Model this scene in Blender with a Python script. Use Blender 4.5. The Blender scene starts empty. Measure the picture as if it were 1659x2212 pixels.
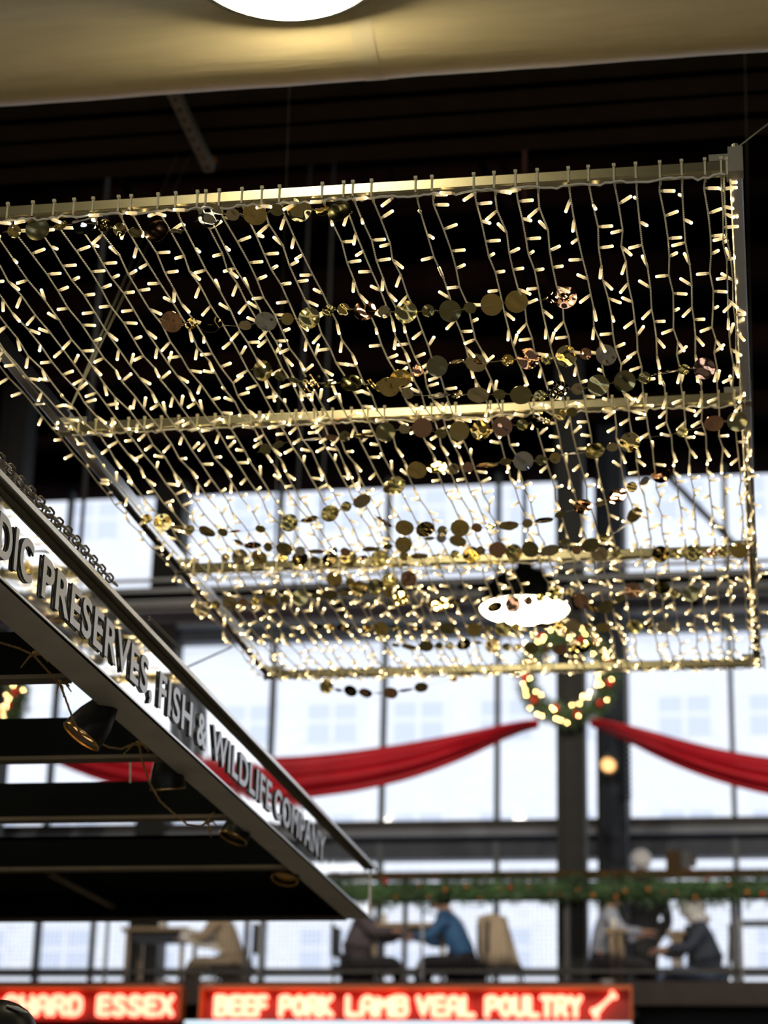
import bpy, bmesh, math, random
import numpy as np
from mathutils import Vector, Matrix, Euler
random.seed(11)
C = bpy.context.scene.collection
PI = math.pi
# ------------------------------------------------------------------ camera
W, H, F = 1659, 2212, 4656.0
pitch, yaw, roll = math.radians(19.80), math.radians(10.38), math.radians(1.42)
EYE = Vector((0, 0, 1.6))
fw = Vector((-math.sin(yaw)*math.cos(pitch), math.cos(yaw)*math.cos(pitch), math.sin(pitch)))
rt0 = Vector((math.cos(yaw), math.sin(yaw), 0)); up0 = rt0.cross(fw)
rt = rt0*math.cos(roll) + up0*math.sin(roll); up = -rt0*math.sin(roll) + up0*math.cos(roll)
cam_d = bpy.data.cameras.new('camera'); cam = bpy.data.objects.new('camera', cam_d); C.objects.link(cam)
cam.matrix_world = Matrix(((rt.x, up.x, -fw.x, EYE.x), (rt.y, up.y, -fw.y, EYE.y), (rt.z, up.z, -fw.z, EYE.z), (0, 0, 0, 1)))
cam_d.sensor_fit = 'VERTICAL'; cam_d.sensor_height = 36; cam_d.lens = F/H*36
cam_d.clip_end = 300
cam_d.dof.use_dof = True; cam_d.dof.focus_distance = 4.35; cam_d.dof.aperture_fstop = 3.9
bpy.context.scene.camera = cam
# ------------------------------------------------------------------ world, exposure
wd = bpy.data.worlds.new('overcast_sky'); bpy.context.scene.world = wd; wd.use_nodes = True
wn = wd.node_tree.nodes; bgn = wn['Background']
bgn.inputs[0].default_value = (0.965, 0.97, 1.0, 1); bgn.inputs[1].default_value = 1.6
vs = bpy.context.scene.view_settings
vs.view_transform = 'Standard'; vs.look = 'None'; vs.gamma = 1; vs.use_curve_mapping = False; vs.exposure = 0.0
LAMP_E = 38.0        # pendant lamps
BULB_E = 8.5        # LED tips

def ray(px, py): return fw + rt*((px-W/2)/F) - up*((py-H/2)/F)
def at(px, py, Y):
    d = ray(px, py); return EYE + d*(Y/d.y)
def atz(px, py, Z):
    d = ray(px, py); return EYE + d*((Z-1.6)/d.z)
def atx(px, py, X):
    d = ray(px, py); return EYE + d*(X/d.x)
def atd(px, py, D): return EYE + ray(px, py).normalized()*D

# ------------------------------------------------------------------ materials
M = {}
def mat(name, col, rough=.5, metal=0, emit=None, es=0, noise=0, nscale=8, bump=0, bscale=40, trans=0, alpha=1, spec=.5, stretch=None, ior=1.45):
    m = bpy.data.materials.new(name); m.use_nodes = True; nt = m.node_tree; b = nt.nodes['Principled BSDF']
    b.inputs['Base Color'].default_value = (*col, 1); b.inputs['Roughness'].default_value = rough
    b.inputs['Metallic'].default_value = metal; b.inputs['Specular IOR Level'].default_value = spec
    b.inputs['Transmission Weight'].default_value = trans; b.inputs['Alpha'].default_value = alpha; b.inputs['IOR'].default_value = ior
    if emit: b.inputs['Emission Color'].default_value = (*emit, 1); b.inputs['Emission Strength'].default_value = es
    tc = nt.nodes.new('ShaderNodeTexCoord'); mp = nt.nodes.new('ShaderNodeMapping')
    nt.links.new(tc.outputs['Object'], mp.inputs[0])
    if stretch: mp.inputs['Scale'].default_value = stretch
    if noise:
        n = nt.nodes.new('ShaderNodeTexNoise'); n.inputs['Scale'].default_value = nscale; n.inputs['Detail'].default_value = 4
        nt.links.new(mp.outputs[0], n.inputs['Vector'])
        r = nt.nodes.new('ShaderNodeMapRange'); r.inputs['From Min'].default_value = .3; r.inputs['From Max'].default_value = .7
        r.inputs['To Min'].default_value = 1-noise; r.inputs['To Max'].default_value = 1+noise
        nt.links.new(n.outputs['Fac'], r.inputs['Value'])
        mx = nt.nodes.new('ShaderNodeMix'); mx.data_type = 'RGBA'; mx.blend_type = 'MULTIPLY'; mx.inputs['Factor'].default_value = 1
        mx.inputs[6].default_value = (*col, 1); nt.links.new(r.outputs[0], mx.inputs[7]); nt.links.new(mx.outputs[2], b.inputs['Base Color'])
    if bump:
        n2 = nt.nodes.new('ShaderNodeTexNoise'); n2.inputs['Scale'].default_value = bscale; n2.inputs['Detail'].default_value = 1
        oi = nt.nodes.new('ShaderNodeObjectInfo'); ad = nt.nodes.new('ShaderNodeVectorMath'); ad.operation = 'ADD'
        cb = nt.nodes.new('ShaderNodeCombineXYZ')
        for i in range(3): nt.links.new(oi.outputs['Random'], cb.inputs[i])
        nt.links.new(mp.outputs[0], ad.inputs[0]); nt.links.new(cb.outputs[0], ad.inputs[1]); nt.links.new(ad.outputs[0], n2.inputs['Vector'])
        bp = nt.nodes.new('ShaderNodeBump'); bp.inputs['Strength'].default_value = 1; bp.inputs['Distance'].default_value = bump
        nt.links.new(n2.outputs['Fac'], bp.inputs['Height']); nt.links.new(bp.outputs[0], b.inputs['Normal'])
    M[name] = m; return m
mat('rail_metal', (.60,.55,.36), .25, 1, noise=.06, nscale=12, stretch=(.3,8,8))
mat('side_rail_metal', (.97,.97,.96), .13, 1)
mat('bracket_metal', (.4,.39,.34), .4, 1)
mat('wire_clear', (.88,.85,.76), .3, 0, noise=.1, nscale=60)
mat('bulb_body', (.92,.86,.66), .12, 0, emit=(1,.84,.58), es=.24, trans=.35, ior=1.3)
mat('bulb_tip', (1,.9,.6), .3, 0, emit=(1,.78,.42), es=BULB_E)
mat('bulb_cap', (.82,.72,.45), .35, 0, emit=(1,.75,.35), es=.06)
mat('cable_tie', (.80,.74,.52), .4, noise=.08)
mat('disc_gold', (.86,.66,.25), .08, 1, bump=.0035, bscale=32)
mat('disc_champagne', (.85,.72,.46), .07, 1, bump=.0035, bscale=32)
mat('disc_copper', (.80,.46,.30), .08, 1, bump=.0035, bscale=32)
mat('disc_silver', (.82,.82,.84), .06, 1, bump=.0035, bscale=32)
mat('disc_blue', (.02,.06,.40), .15, .8, bump=.006, bscale=60)
mat('disc_matte', (.42,.38,.18), .18, 1, bump=.002, bscale=20)
mat('thread', (.35,.3,.2), .5)
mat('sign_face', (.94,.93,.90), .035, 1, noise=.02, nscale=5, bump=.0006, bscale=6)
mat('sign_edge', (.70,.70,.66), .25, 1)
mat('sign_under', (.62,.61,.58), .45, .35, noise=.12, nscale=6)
mat('sign_ledge', (.20,.185,.14), .5, .3, noise=.12)
mat('letter_face', (.58,.59,.60), .36, .85)
mat('letter_side', (.10,.10,.085), .5)
mat('black_steel', (.012,.013,.014), .5, noise=.2)
mat('canopy_black', (.006,.007,.008), .9, spec=.05, noise=.2)
mat('canopy_lip', (.13,.105,.075), .5, .2, noise=.15)
mat('beam_brown', (.042,.026,.013), .8, spec=.1, noise=.25, nscale=5)
mat('joist_dark', (.010,.005,.004), .95, spec=0, noise=.3, nscale=2)
mat('ceiling_dark', (.005,.003,.003), .95, spec=0, noise=.3, nscale=2)
mat('duct_fabric', (.66,.56,.34), .42, noise=.06, nscale=14, stretch=(.3,3,3), bump=.0012, bscale=18)
mat('duct_band', (.62,.54,.36), .5, noise=.08)
mat('lamp_glow', (1,.95,.8), .4, emit=(1,.86,.55), es=LAMP_E)
mat('lamp_shade', (.04,.04,.035), .4, .3)
mat('strut_steel', (.30,.28,.20), .5, .3, noise=.2)
mat('mullion', (.035,.05,.06), .5, .2)
mat('transom', (.045,.055,.075), .6, spec=.3, noise=.1)
mat('transom_brown', (.032,.030,.032), .6, spec=.3)
mat('transom_lip', (.12,.14,.18), .5)
mat('column_dark', (.014,.015,.015), .6, spec=.2, noise=.15)
mat('column_blue', (.014,.02,.032), .6, spec=.2, noise=.15)
mat('wall_paint', (.10,.09,.08), .8, noise=.15)
mat('floor_stone', (.30,.28,.25), .5, noise=.15)
mat('slab', (.03,.02,.018), .7, noise=.2)
mat('wood_rail', (.90,.48,.16), .5, noise=.2, nscale=6, stretch=(1,10,10))
mat('wood_table', (.42,.30,.17), .5, noise=.2, nscale=6)
mat('railing_steel', (.045,.04,.04), .5)
mat('post_grey', (.30,.31,.33), .35, .6)
mat('foliage', (.08,.17,.06), .6, noise=.5, nscale=5)
mat('foliage_pale', (.24,.34,.22), .6, noise=.4, nscale=5)
mat('bauble_red', (.65,.03,.02), .2)
mat('bauble_orange', (.55,.20,.06), .35)
mat('wreath_light', (1,.8,.5), .3, emit=(1,.62,.24), es=130)
mat('swag_red', (.58,.012,.030), .55, noise=.1, nscale=3)
def translucent(name, k):
    nt = M[name].node_tree; b = nt.nodes['Principled BSDF']; o = nt.nodes['Material Output']; tr = nt.nodes.new('ShaderNodeBsdfTranslucent'); mx = nt.nodes.new('ShaderNodeMixShader'); mx.inputs[0].default_value = k
    src = b.inputs['Base Color']
    if src.links: nt.links.new(src.links[0].from_socket, tr.inputs[0])
    else: tr.inputs[0].default_value = src.default_value
    nt.links.new(b.outputs[0], mx.inputs[1]); nt.links.new(tr.outputs[0], mx.inputs[2]); nt.links.new(mx.outputs[0], o.inputs[0])
translucent('swag_red', .30); translucent('foliage', .3); translucent('foliage_pale', .3)
mat('neon_tube', (1,.6,.4), .3, emit=(1,.20,.125), es=4.3)
mat('neon_panel', (.30,.02,.01), .35, noise=.1)
mat('neon_edge', (.62,.13,.03), .4)
mat('case_tube', (.8,.9,1), .3, emit=(.62,.85,1.0), es=1.0)
mat('case_frame', (.2,.25,.3), .4, .5)
mat('twine', (.42,.26,.10), .8, noise=.3, nscale=40)
mat('chain_steel', (.35,.34,.32), .35, .9)
mat('spot_black', (.012,.012,.012), .4)
mat('spot_gold', (.75,.45,.15), .25, .9)
mat('spot_glow', (1,.7,.4), .4, emit=(1,.55,.20), es=1.5)
mat('white_plastic', (.7,.7,.68), .4)
mat('skin', (.50,.28,.19), .55)
mat('skin_dark', (.28,.13,.07), .55)
mat('eye', (.02,.02,.02), .2)
mat('hair_dark', (.03,.02,.018), .6)
mat('hair_auburn', (.25,.07,.04), .6)
mat('hair_grey', (.45,.44,.44), .6)
mat('knit_white', (.72,.72,.74), .8)
mat('knit_grey', (.40,.39,.40), .8)
mat('coat_blue', (.03,.13,.32), .7, noise=.2)
mat('coat_navy', (.035,.05,.085), .75, noise=.2)
mat('coat_black', (.012,.014,.018), .75)
mat('coat_plum', (.10,.08,.10), .75)
mat('coat_beige', (.52,.42,.30), .8, noise=.1)
mat('shirt_pale', (.45,.50,.62), .7)
mat('denim', (.14,.20,.32), .7)
mat('trouser_dark', (.03,.03,.04), .8)
mat('kraft', (.80,.52,.25), .7)
mat('paper_white', (.93,.93,.90), .6)
mat('paper_blue', (.40,.50,.68), .6)
mat('frame_window', (.62,.66,.72), .5)

def facade_brick():
    m = bpy.data.materials.new('painted_brick'); m.use_nodes = True; nt = m.node_tree; b = nt.nodes['Principled BSDF']
    tc = nt.nodes.new('ShaderNodeTexCoord'); sx = nt.nodes.new('ShaderNodeSeparateXYZ'); cx = nt.nodes.new('ShaderNodeCombineXYZ')
    nt.links.new(tc.outputs['Object'], sx.inputs[0]); nt.links.new(sx.outputs[0], cx.inputs[0]); nt.links.new(sx.outputs[2], cx.inputs[1])
    br = nt.nodes.new('ShaderNodeTexBrick'); br.inputs['Scale'].default_value = 1.4
    br.inputs['Color1'].default_value = (.80,.82,.84,1); br.inputs['Color2'].default_value = (.74,.76,.80,1); br.inputs['Mortar'].default_value = (.62,.65,.70,1)
    br.inputs['Mortar Size'].default_value = .015
    nt.links.new(cx.outputs[0], br.inputs['Vector']); nt.links.new(br.outputs['Color'], b.inputs['Base Color']); b.inputs['Roughness'].default_value = .8
    M['painted_brick'] = m
facade_brick()
mat('building_window', (.58,.63,.72), .4)
mat('building_stone', (.76,.78,.82), .8)
def glass_mat():
    m = bpy.data.materials.new('window_glass'); m.use_nodes = True; nt = m.node_tree; nt.nodes.remove(nt.nodes['Principled BSDF'])
    o = nt.nodes['Material Output']; t = nt.nodes.new('ShaderNodeBsdfTransparent'); t.inputs[0].default_value = (.95,.97,1,1)
    g = nt.nodes.new('ShaderNodeBsdfGlossy'); g.inputs['Roughness'].default_value = .03; x = nt.nodes.new('ShaderNodeMixShader'); x.inputs[0].default_value = .004
    nt.links.new(t.outputs[0], x.inputs[1]); nt.links.new(g.outputs[0], x.inputs[2]); nt.links.new(x.outputs[0], o.inputs[0])
    M['window_glass'] = m
glass_mat()

# ------------------------------------------------------------------ helpers
class MB:
    def __init__(s): s.v = []; s.f = []; s.m = []
    def add(s, vs_, fs, mi=0):
        o = len(s.v); s.v += [tuple(v) for v in vs_]; s.f += [tuple(i+o for i in f) for f in fs]; s.m += [mi]*len(fs)
    def box(s, a, b, mi=0):
        x0,y0,z0 = (min(a[i],b[i]) for i in range(3)); x1,y1,z1 = (max(a[i],b[i]) for i in range(3))
        s.add([(x0,y0,z0),(x1,y0,z0),(x1,y1,z0),(x0,y1,z0),(x0,y0,z1),(x1,y0,z1),(x1,y1,z1),(x0,y1,z1)],
              [(0,3,2,1),(4,5,6,7),(0,1,5,4),(1,2,6,5),(2,3,7,6),(3,0,4,7)], mi)
    def tube(s, pts, r, n=8, mi=0, closed=False, cap=True, rz=None):
        pts = [Vector(p) for p in pts]; k = len(pts); rr = r if isinstance(r, (list, tuple)) else [r]*k
        o = len(s.v); prev = None
        for i, p in enumerate(pts):
            if closed: t = pts[(i+1) % k]-pts[i-1]
            else: t = pts[min(i+1, k-1)]-pts[max(i-1, 0)]
            t = t.normalized() if t.length > 1e-9 else Vector((0,0,1))
            if prev is None:
                a = Vector((0,0,1)) if abs(t.z) < .9 else Vector((1,0,0)); u = t.cross(a).normalized()
            else: u = (prev - t*prev.dot(t)).normalized()
            prev = u; w = t.cross(u)
            for j in range(n):
                an = 2*PI*j/n; s.v.append(tuple(p + (u*math.cos(an)+w*math.sin(an))*rr[i]))
        for i in range(k if closed else k-1):
            for j in range(n):
                a = o+i*n+j; b = o+i*n+(j+1) % n; i2 = (i+1) % k; c = o+i2*n+(j+1) % n; d = o+i2*n+j
                s.f.append((a,b,c,d)); s.m.append(mi)
        if cap and not closed:
            s.f.append(tuple(o+j for j in range(n))[::-1]); s.f.append(tuple(o+(k-1)*n+j for j in range(n))); s.m += [mi, mi]
    def lathe(s, prof, n=24, mats=None, ax=(0,0,1), org=(0,0,0)):
        ax = Vector(ax).normalized(); a = Vector((1,0,0)) if abs(ax.x) < .9 else Vector((0,1,0)); u = ax.cross(a).normalized(); w = ax.cross(u)
        o = len(s.v); org = Vector(org)
        for (r, h) in prof:
            for j in range(n):
                an = 2*PI*j/n; s.v.append(tuple(org + ax*h + (u*math.cos(an)+w*math.sin(an))*max(r, 1e-5)))
        for i in range(len(prof)-1):
            for j in range(n):
                s.f.append((o+i*n+j, o+i*n+(j+1) % n, o+(i+1)*n+(j+1) % n, o+(i+1)*n+j)); s.m.append(mats[i] if mats else 0)
    def sphere(s, c, r, n=10, mi=0, sc=(1,1,1)):
        c = Vector(c); o = len(s.v); k = max(4, n//2+1)
        for i in range(k):
            th = PI*i/(k-1)
            for j in range(n):
                ph = 2*PI*j/n; s.v.append((c.x+r*sc[0]*max(math.sin(th), 1e-4)*math.cos(ph), c.y+r*sc[1]*max(math.sin(th), 1e-4)*math.sin(ph), c.z+r*sc[2]*math.cos(th)))
        for i in range(k-1):
            for j in range(n):
                s.f.append((o+i*n+j, o+(i+1)*n+j, o+(i+1)*n+(j+1) % n, o+i*n+(j+1) % n)); s.m.append(mi)
    def build(s, name, mats, parent=None, smooth=True, loc=None, label=None):
        me = bpy.data.meshes.new(name); me.from_pydata(s.v, [], s.f)
        ms = [mats] if isinstance(mats, str) else mats
        for q in ms: me.materials.append(M[q])
        me.polygons.foreach_set('material_index', s.m)
        if smooth: me.polygons.foreach_set('use_smooth', [True]*len(s.f))
        me.update(); o = bpy.data.objects.new(name, me); C.objects.link(o)
        if smooth:
            try: me.set_sharp_from_angle(angle=math.radians(40))
            except Exception: pass
        if parent: o.parent = parent
        if loc is not None: o.location = loc
        if label: o['label'] = label
        return o
def empty(name, label, cat, loc=(0,0,0), rz=0, group=None):
    o = bpy.data.objects.new(name, None); C.objects.link(o); o.location = loc; o.rotation_euler = (0,0,rz); o.empty_display_size = .1
    return tag(o, label, cat, group)
def tag(o, label, cat, group=None):
    o['label'] = label; o['category'] = cat
    if group: o['group'] = group
    return o
def struct(o): o['kind'] = 'structure'; return o
def part(ob, parent):            # parent a world-space mesh under an empty, keeping it in place
    ob.parent = parent; return ob
def sbox(name, a, b, m, smooth=False):
    q = MB(); q.box(a, b); return struct(q.build(name, m, smooth=False))

# ------------------------------------------------------------------ structure: hall
FY = 23.0                                    # glazed far wall
def zf(py, px=829, Y=FY): return at(px, py, Y).z
def xf(px, py=1500, Y=FY): return at(px, py, Y).x
zTop = zf(1036); zT1a, zT1b = zf(1378), zf(1334); zT2a, zT2b = zf(1858), zf(1777)
XL, XR = -14.0, 12.0; ZC = zTop
sbox('floor', (XL,-12,-.1), (XR,FY,0), 'floor_stone')
sbox('wall_left', (XL-.2,-12,0), (XL,FY+.3,ZC+.6), 'wall_paint')
sbox('wall_right', (XR,-12,0), (XR+.2,FY+.3,ZC+.6), 'wall_paint')
sbox('wall_back', (XL,-12.2,0), (XR,-12,2.0), 'wall_paint')
q = MB()
for k in range(8): q.box((XL+(XR-XL-.3)*k/7,-12.2,2), (XL+(XR-XL-.3)*k/7+.3,-12,ZC+.6))
q.box((XL,-12.2,4.4), (XR,-12,ZC+.6)); struct(q.build('trim_90', 'column_dark', smooth=False))
q = MB(); q.box((XL,-12.11,2), (XR,-12.09,ZC+.6)); struct(q.build('window_90', 'window_glass', smooth=False))  # unseen glazing, added to let daylight into the hall from behind
sbox('ceiling', (XL,-12,ZC+.35), (XR,FY+.3,ZC+.6), 'ceiling_dark')
# facade members
sbox('wall_far', (XL,FY,0), (XR,FY+.3,1.0), 'wall_paint')
sbox('trim_1', (XL,FY-.25,ZC), (XR,FY+.3,ZC+.35), 'ceiling_dark')
def transom(name, za, zb, Y=FY):
    q = MB(); h = zb-za
    q.box((XL,Y-.05,za), (XR,Y+.15,za+h*.52), 0); q.box((XL,Y-.22,za+h*.52), (XR,Y+.15,za+h*.70), 1); q.box((XL,Y-.10,za+h*.70), (XR,Y+.15,zb), 2)
    return struct(q.build(name, ['transom','transom_lip','transom_brown'], smooth=False))
transom('trim_2', zT1a, zT1b); transom('trim_3', zT2a, zT2b)
zLow = zf(2099)
sbox('trim_4', (XL,FY-.06,zLow-.05), (XR,FY+.1,zLow+.03), 'mullion')
mx = [xf(590)+ (xf(1075)-xf(590))/2*k for k in range(-8, 16)]
pitchx = mx[1]-mx[0]
mx = [x for x in mx if XL < x < XR]
n_ = 5
c_left, c_right = xf(352), xf(1320, 1600)
for x in mx:
    wide = min(abs(x-c_left-4*pitchx*k) for k in range(-3, 4)) < pitchx*.3
    if wide: q = sbox('trim_%d' % n_, (x-.17,FY-.25,1.0), (x+.17,FY+.1,ZC), 'column_dark')
    else: q = sbox('trim_%d' % n_, (x-.028,FY-.06,1.0), (x+.028,FY+.06,ZC), 'mullion')
    n_ += 1
edges = [XL]+mx+[XR]; wn_ = 1
for za, zb in ((1.0, zLow), (zLow, zT2a), (zT2b, zT1a), (zT1b, ZC)):
    for a, b in zip(edges[:-1], edges[1:]):
        q = MB(); q.box((a,FY-.005,za), (b,FY+.005,zb)); struct(q.build('window_%d' % wn_, 'window_glass', smooth=False)); wn_ += 1
# small horizontal bar in the bay right of the lower window row
a_ = at(1600, 1995, FY); q = MB(); q.box((a_.x,FY-.04,a_.z-.03), (a_.x+pitchx,FY+.04,a_.z+.03)); struct(q.build('trim_%d' % n_, 'mullion', smooth=False)); n_ += 1

# ceiling joists in the depth of the hall
j = MB()
for k, y in enumerate([11.5,13,14.6,16.3,18,19.6,21.2]):
    j.box((XL,y,ZC-.02), (XR,y+.22,ZC+.36))
struct(j.build('trim_%d' % n_, 'joist_dark', smooth=False)); n_ += 1

# building across the street
BY = 60.0
def b_at(px, py): return at(px, py, BY)
p0 = b_at(842, 1510); p1 = b_at(972, 1600); pw = (b_at(1412,1510).x-p0.x)/3; ph = b_at(842,1510).z-b_at(842,1750).z
bld = empty('brick_building', 'pale painted brick building with rows of sash windows seen across the street', 'building', (0, BY, 0))
ww = pw*.68; wh = (p0.z-p1.z)
q = MB(); q.box((-34,0,-4), (5.5,8,34)); wall = q.build('wall', 'painted_brick', bld, smooth=False)
cnt = 0
for r_ in range(-3, 4):
    for c_ in range(-9, 10):
        x0 = p0.x+c_*pw; z1 = p0.z-r_*ph*1.0
        if z1 < 0 or z1 > 30 or x0+ww > 5.2: continue
        if cnt >= 96: continue
        cnt += 1
        g = MB()            # sill
        g.box((x0,-.035,z1-wh), (x0+.14,.021,z1), 0); g.box((x0+ww-.14,-.035,z1-wh), (x0+ww,.021,z1+.001), 0)
        g.box((x0+.001,-.03,z1-.12), (x0+ww,.02,z1), 0); g.box((x0+ww/2-.07,-.04,z1-wh), (x0+ww/2+.07,.02,z1), 0)
        g.box((x0,-.02,z1-wh/2-.06), (x0+ww,.02,z1-wh/2+.06), 0)
        f_ = g.build('window', 'building_stone', bld, smooth=False)
        g2 = MB(); g2.box((x0+.05,-.012,z1-wh), (x0+ww-.05,.01,z1-.05)); g2.build('pane', 'building_window', f_, smooth=False)
for zz in (p0.z+ph*.5, p0.z-ph*1.5):
    g = MB(); g.box((-34,-.25,zz), (5.5,.05,zz+.3)); g.build('cornice', 'building_stone', bld, smooth=False)

# ------------------------------------------------------------------ columns, roof beam band
def column(name, pxl, pxr, py, Y, m, label, depth=.3, ztop=None):
    a = at(pxl, py, Y); b = at(pxr, py, Y); q = MB(); w = b.x-a.x; z1 = ztop or ZC+.35
    q.box((a.x,Y,0), (a.x+w*.2,Y+depth,z1)); q.box((b.x-w*.2,Y,0), (b.x,Y+depth,z1)); q.box((a.x+w*.2,Y+.03,0), (b.x-w*.2,Y+depth-.03,z1))
    o = q.build(name, m, smooth=False); tag(o, label, 'column'); return o
COLY = 19.7
column('steel_column', 1202, 1263, 1650, COLY, 'column_dark', 'black steel column behind the wreath, in the middle of the red swags')
column('steel_column', 1298, 1352, 1650, 21.6, 'column_blue', 'dark blue column with a small lit lamp, right of the black column')
column('steel_column', -52, 8, 1500, COLY, 'column_dark', 'black steel column at left edge behind the left wreath')
bm_ = empty('roof_girder', 'black roof girder with pale pipes crossing in front of the glazed wall', 'beam', (0,15.5,0))
gz = lambda py: at(1050, py, 15.5).z
q = MB(); zb = gz(1300); zt = gz(1246)
q.box((XL,0,zb), (XR,.3,zb+.04)); q.box((XL,0,zt-.04), (XR,.3,zt)); q.box((XL,.12,zb), (XR,.18,zt)); q.build('web', 'black_steel', bm_, smooth=False)
for py, rr in ((1238,.016),(1262,.02),(1284,.012)):
    q = MB(); q.tube([(XL,-.08,gz(py)), (XR,-.08,gz(py))], rr, 8); q.build('pipe', 'post_grey', bm_)
q = MB()
for k in range(30): q.box((XL+k*.9,.0,zb), (XL+k*.9+.05,.3,zt))
q.build('stiffener', 'black_steel', bm_, smooth=False)
q = MB(); a = at(1432,1018,21.0); b = at(1592,1182,21.0); q.tube([a, b, b+(b-a)*.9], .035, 8)
tag(q.build('diagonal_brace', 'black_steel'), 'thin black diagonal brace in front of the upper right window', 'brace')

# overhead beams above the light frame
bz = 4.9
for i, (pyl, hh, lab) in enumerate(((268,.17,'dark brown ceiling beam nearest to and just behind the fabric duct'),(312,.15,'dark brown ceiling beam, middle of three behind the duct'),(362,.15,'dark brown ceiling beam, farthest of three, above the light frame'))):
    p = atz(0, pyl, bz+1.6); Yb = p.y
    b_ = empty('ceiling_beam', lab, 'beam', (0,Yb,bz+1.6))
    q = MB(); q.box((-7,0,0), (6,.02,hh)); q.box((-7,0,0), (6,.16,.02)); q.build('channel', 'beam_brown', b_, smooth=False)
    q = MB(); q.box((-7,.0,hh), (6,.16,hh+.02)); q.build('top_flange', 'beam_brown', b_, smooth=False)
# perforated strut running along the hall under the beams
s0 = atz(372, 205, 6.42); s1 = atz(452, 372, 6.42)
st = empty('perforated_strut', 'grey perforated steel strut hanging below the dark beams near the duct', 'strut', s0)
d_ = s1-s0; d_.z = 0; L_ = d_.length; st.rotation_euler = (0,0,math.atan2(-d_.x, d_.y))
q = MB(); w2 = .024
nh = 8; seg = L_/nh
for k in range(nh):                      # bottom web with real round-ended holes
    y0 = k*seg; c0 = y0+seg*.5; hr = .011; N = 16
    outer = []; inner = []
    for t in range(N):
        an = 2*PI*t/N; inner.append((hr*math.cos(an), c0+hr*1.5*math.sin(an), 0))
        cx_, sy_ = math.cos(an), math.sin(an); m_ = max(abs(cx_)/w2, abs(sy_)/(seg/2)); outer.append((cx_/m_, c0+sy_/m_, 0))
    q.add(outer+inner, [(t, (t+1) % N, N+(t+1) % N, N+t) for t in range(N)])
q.box((-w2,0,0), (-w2+.002,L_,.045)); q.box((w2-.002,0,0), (w2,L_,.045))
q.build('channel', 'strut_steel', st, smooth=False)
q = MB(); q.box((-.04,-.02,.045), (.04,.06,.055)); q.box((-.04,L_-.06,.045), (.04,L_,.055)); q.build('clamp', 'spot_gold', st, smooth=False)
for py0, px0, px1, py1, lab in ((355,240,292,440,'faint dark pipe rising beyond the beams on the left'),(300,1015,1075,430,'faint dark pipe beyond the beams, centre right'),(300,1062,1118,430,'second faint dark pipe beside the centre right one')):
    a = atz(px0, py0, 7.6); b = atz(px1, py1, 7.6); q = MB(); q.tube([a, b, b+(b-a)*1.5], .022, 8)
    tag(q.build('ceiling_pipe', 'joist_dark'), lab, 'pipe')

# ------------------------------------------------------------------ pendants and duct
def pendant(c, R, label, name='pendant_lamp', group=None):
    t = empty(name, label, 'lamp', c, group=group)
    q = MB(); q.lathe([(R*1.04,-.012),(R*1.05,.0),(R*1.0,.05),(R*.86,.13),(R*.55,.20),(R*.2,.235),(.05,.24),(.05,.30),(0,.30)], 40); q.lathe([(R*1.04,-.012),(R*.985,-.012),(R*.985,.02)], 40)
    q.build('shade', 'lamp_shade', t)
    q = MB(); q.lathe([(0,-.060),(R*.4,-.056),(R*.75,-.042),(R*.93,-.022),(R*.985,.0)], 40); q.build('diffuser', 'lamp_glow', t)
    q = MB(); q.tube([(0,0,.3),(0,0,ZC+.35-c[2])], .012, 8); q.build('rod', 'joist_dark', t)
    return t
l1 = atd(612, -82, 5.9); l2 = atd(1133, 1313, 12.6)
pendant(l1, .262, 'glowing white pendant lamp at top edge in front of the fabric duct')
pendant(l2, .258, 'glowing round pendant lamp hanging far back behind the light frame')
for i, (x, y) in enumerate(((-4.6,4.3),(3.2,4.3),(3.2,-1.5),(-1.35,1.2),(-4.6,-1.5),(4.6,12.0),(-6.4,12.0))):  # unseen pendants, added to light the duct and show in reflections
    pendant((x, y, 5.2), .26, 'added round pendant lamp outside the picture', group='added pendant lamps outside the picture')
for i, (x, ax_, ay_, az_, pw_) in enumerate(((-6.5,-6,19.8,6.5,1250),(-2.2,-2.5,19.8,6.5,1250),(1.6,.8,19.8,6.3,1250),(5.5,3.5,19.8,6.3,1250),(-4.2,-3,22.5,9.0,500),(3.6,3,22.5,9.0,500))):  # unseen spots added to brighten the balcony, swags and far wall
    p = Vector((x, 9.3, 9.2)); ax = (Vector((ax_,ay_,az_))-p).normalized()
    t = empty('added_fill_spot', 'added black fill spotlight under the high ceiling outside the picture', 'lamp', p, group='added fill spotlights outside the picture')
    q = MB(); q.lathe([(0,-.25),(.09,-.24),(.11,-.1),(.12,.1),(.12,.14),(.115,.14),(.11,.06)], 20, ax=ax); q.build('housing', 'spot_black', t)
    q = MB(); q.lathe([(0,.05),(.108,.06)], 20, ax=ax); q.build('lens', 'lamp_glow', t)
    q = MB(); q.tube([(0,0,0),(0,0,ZC+.35-9.2)], .015, 6); q.build('bracket', 'spot_black', t)
    ld = bpy.data.lights.new('fill_beam', 'SPOT'); ld.energy = pw_; ld.spot_size = math.radians(52); ld.spot_blend = .6; ld.shadow_soft_size = .1; ld.color = (1,.88,.72)
    lo_ = bpy.data.objects.new('fill_beam', ld); C.objects.link(lo_); lo_.parent = t; lo_.location = ax*.2; lo_.rotation_mode = 'QUATERNION'; lo_.rotation_quaternion = (-ax).to_track_quat('Z','Y')
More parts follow.
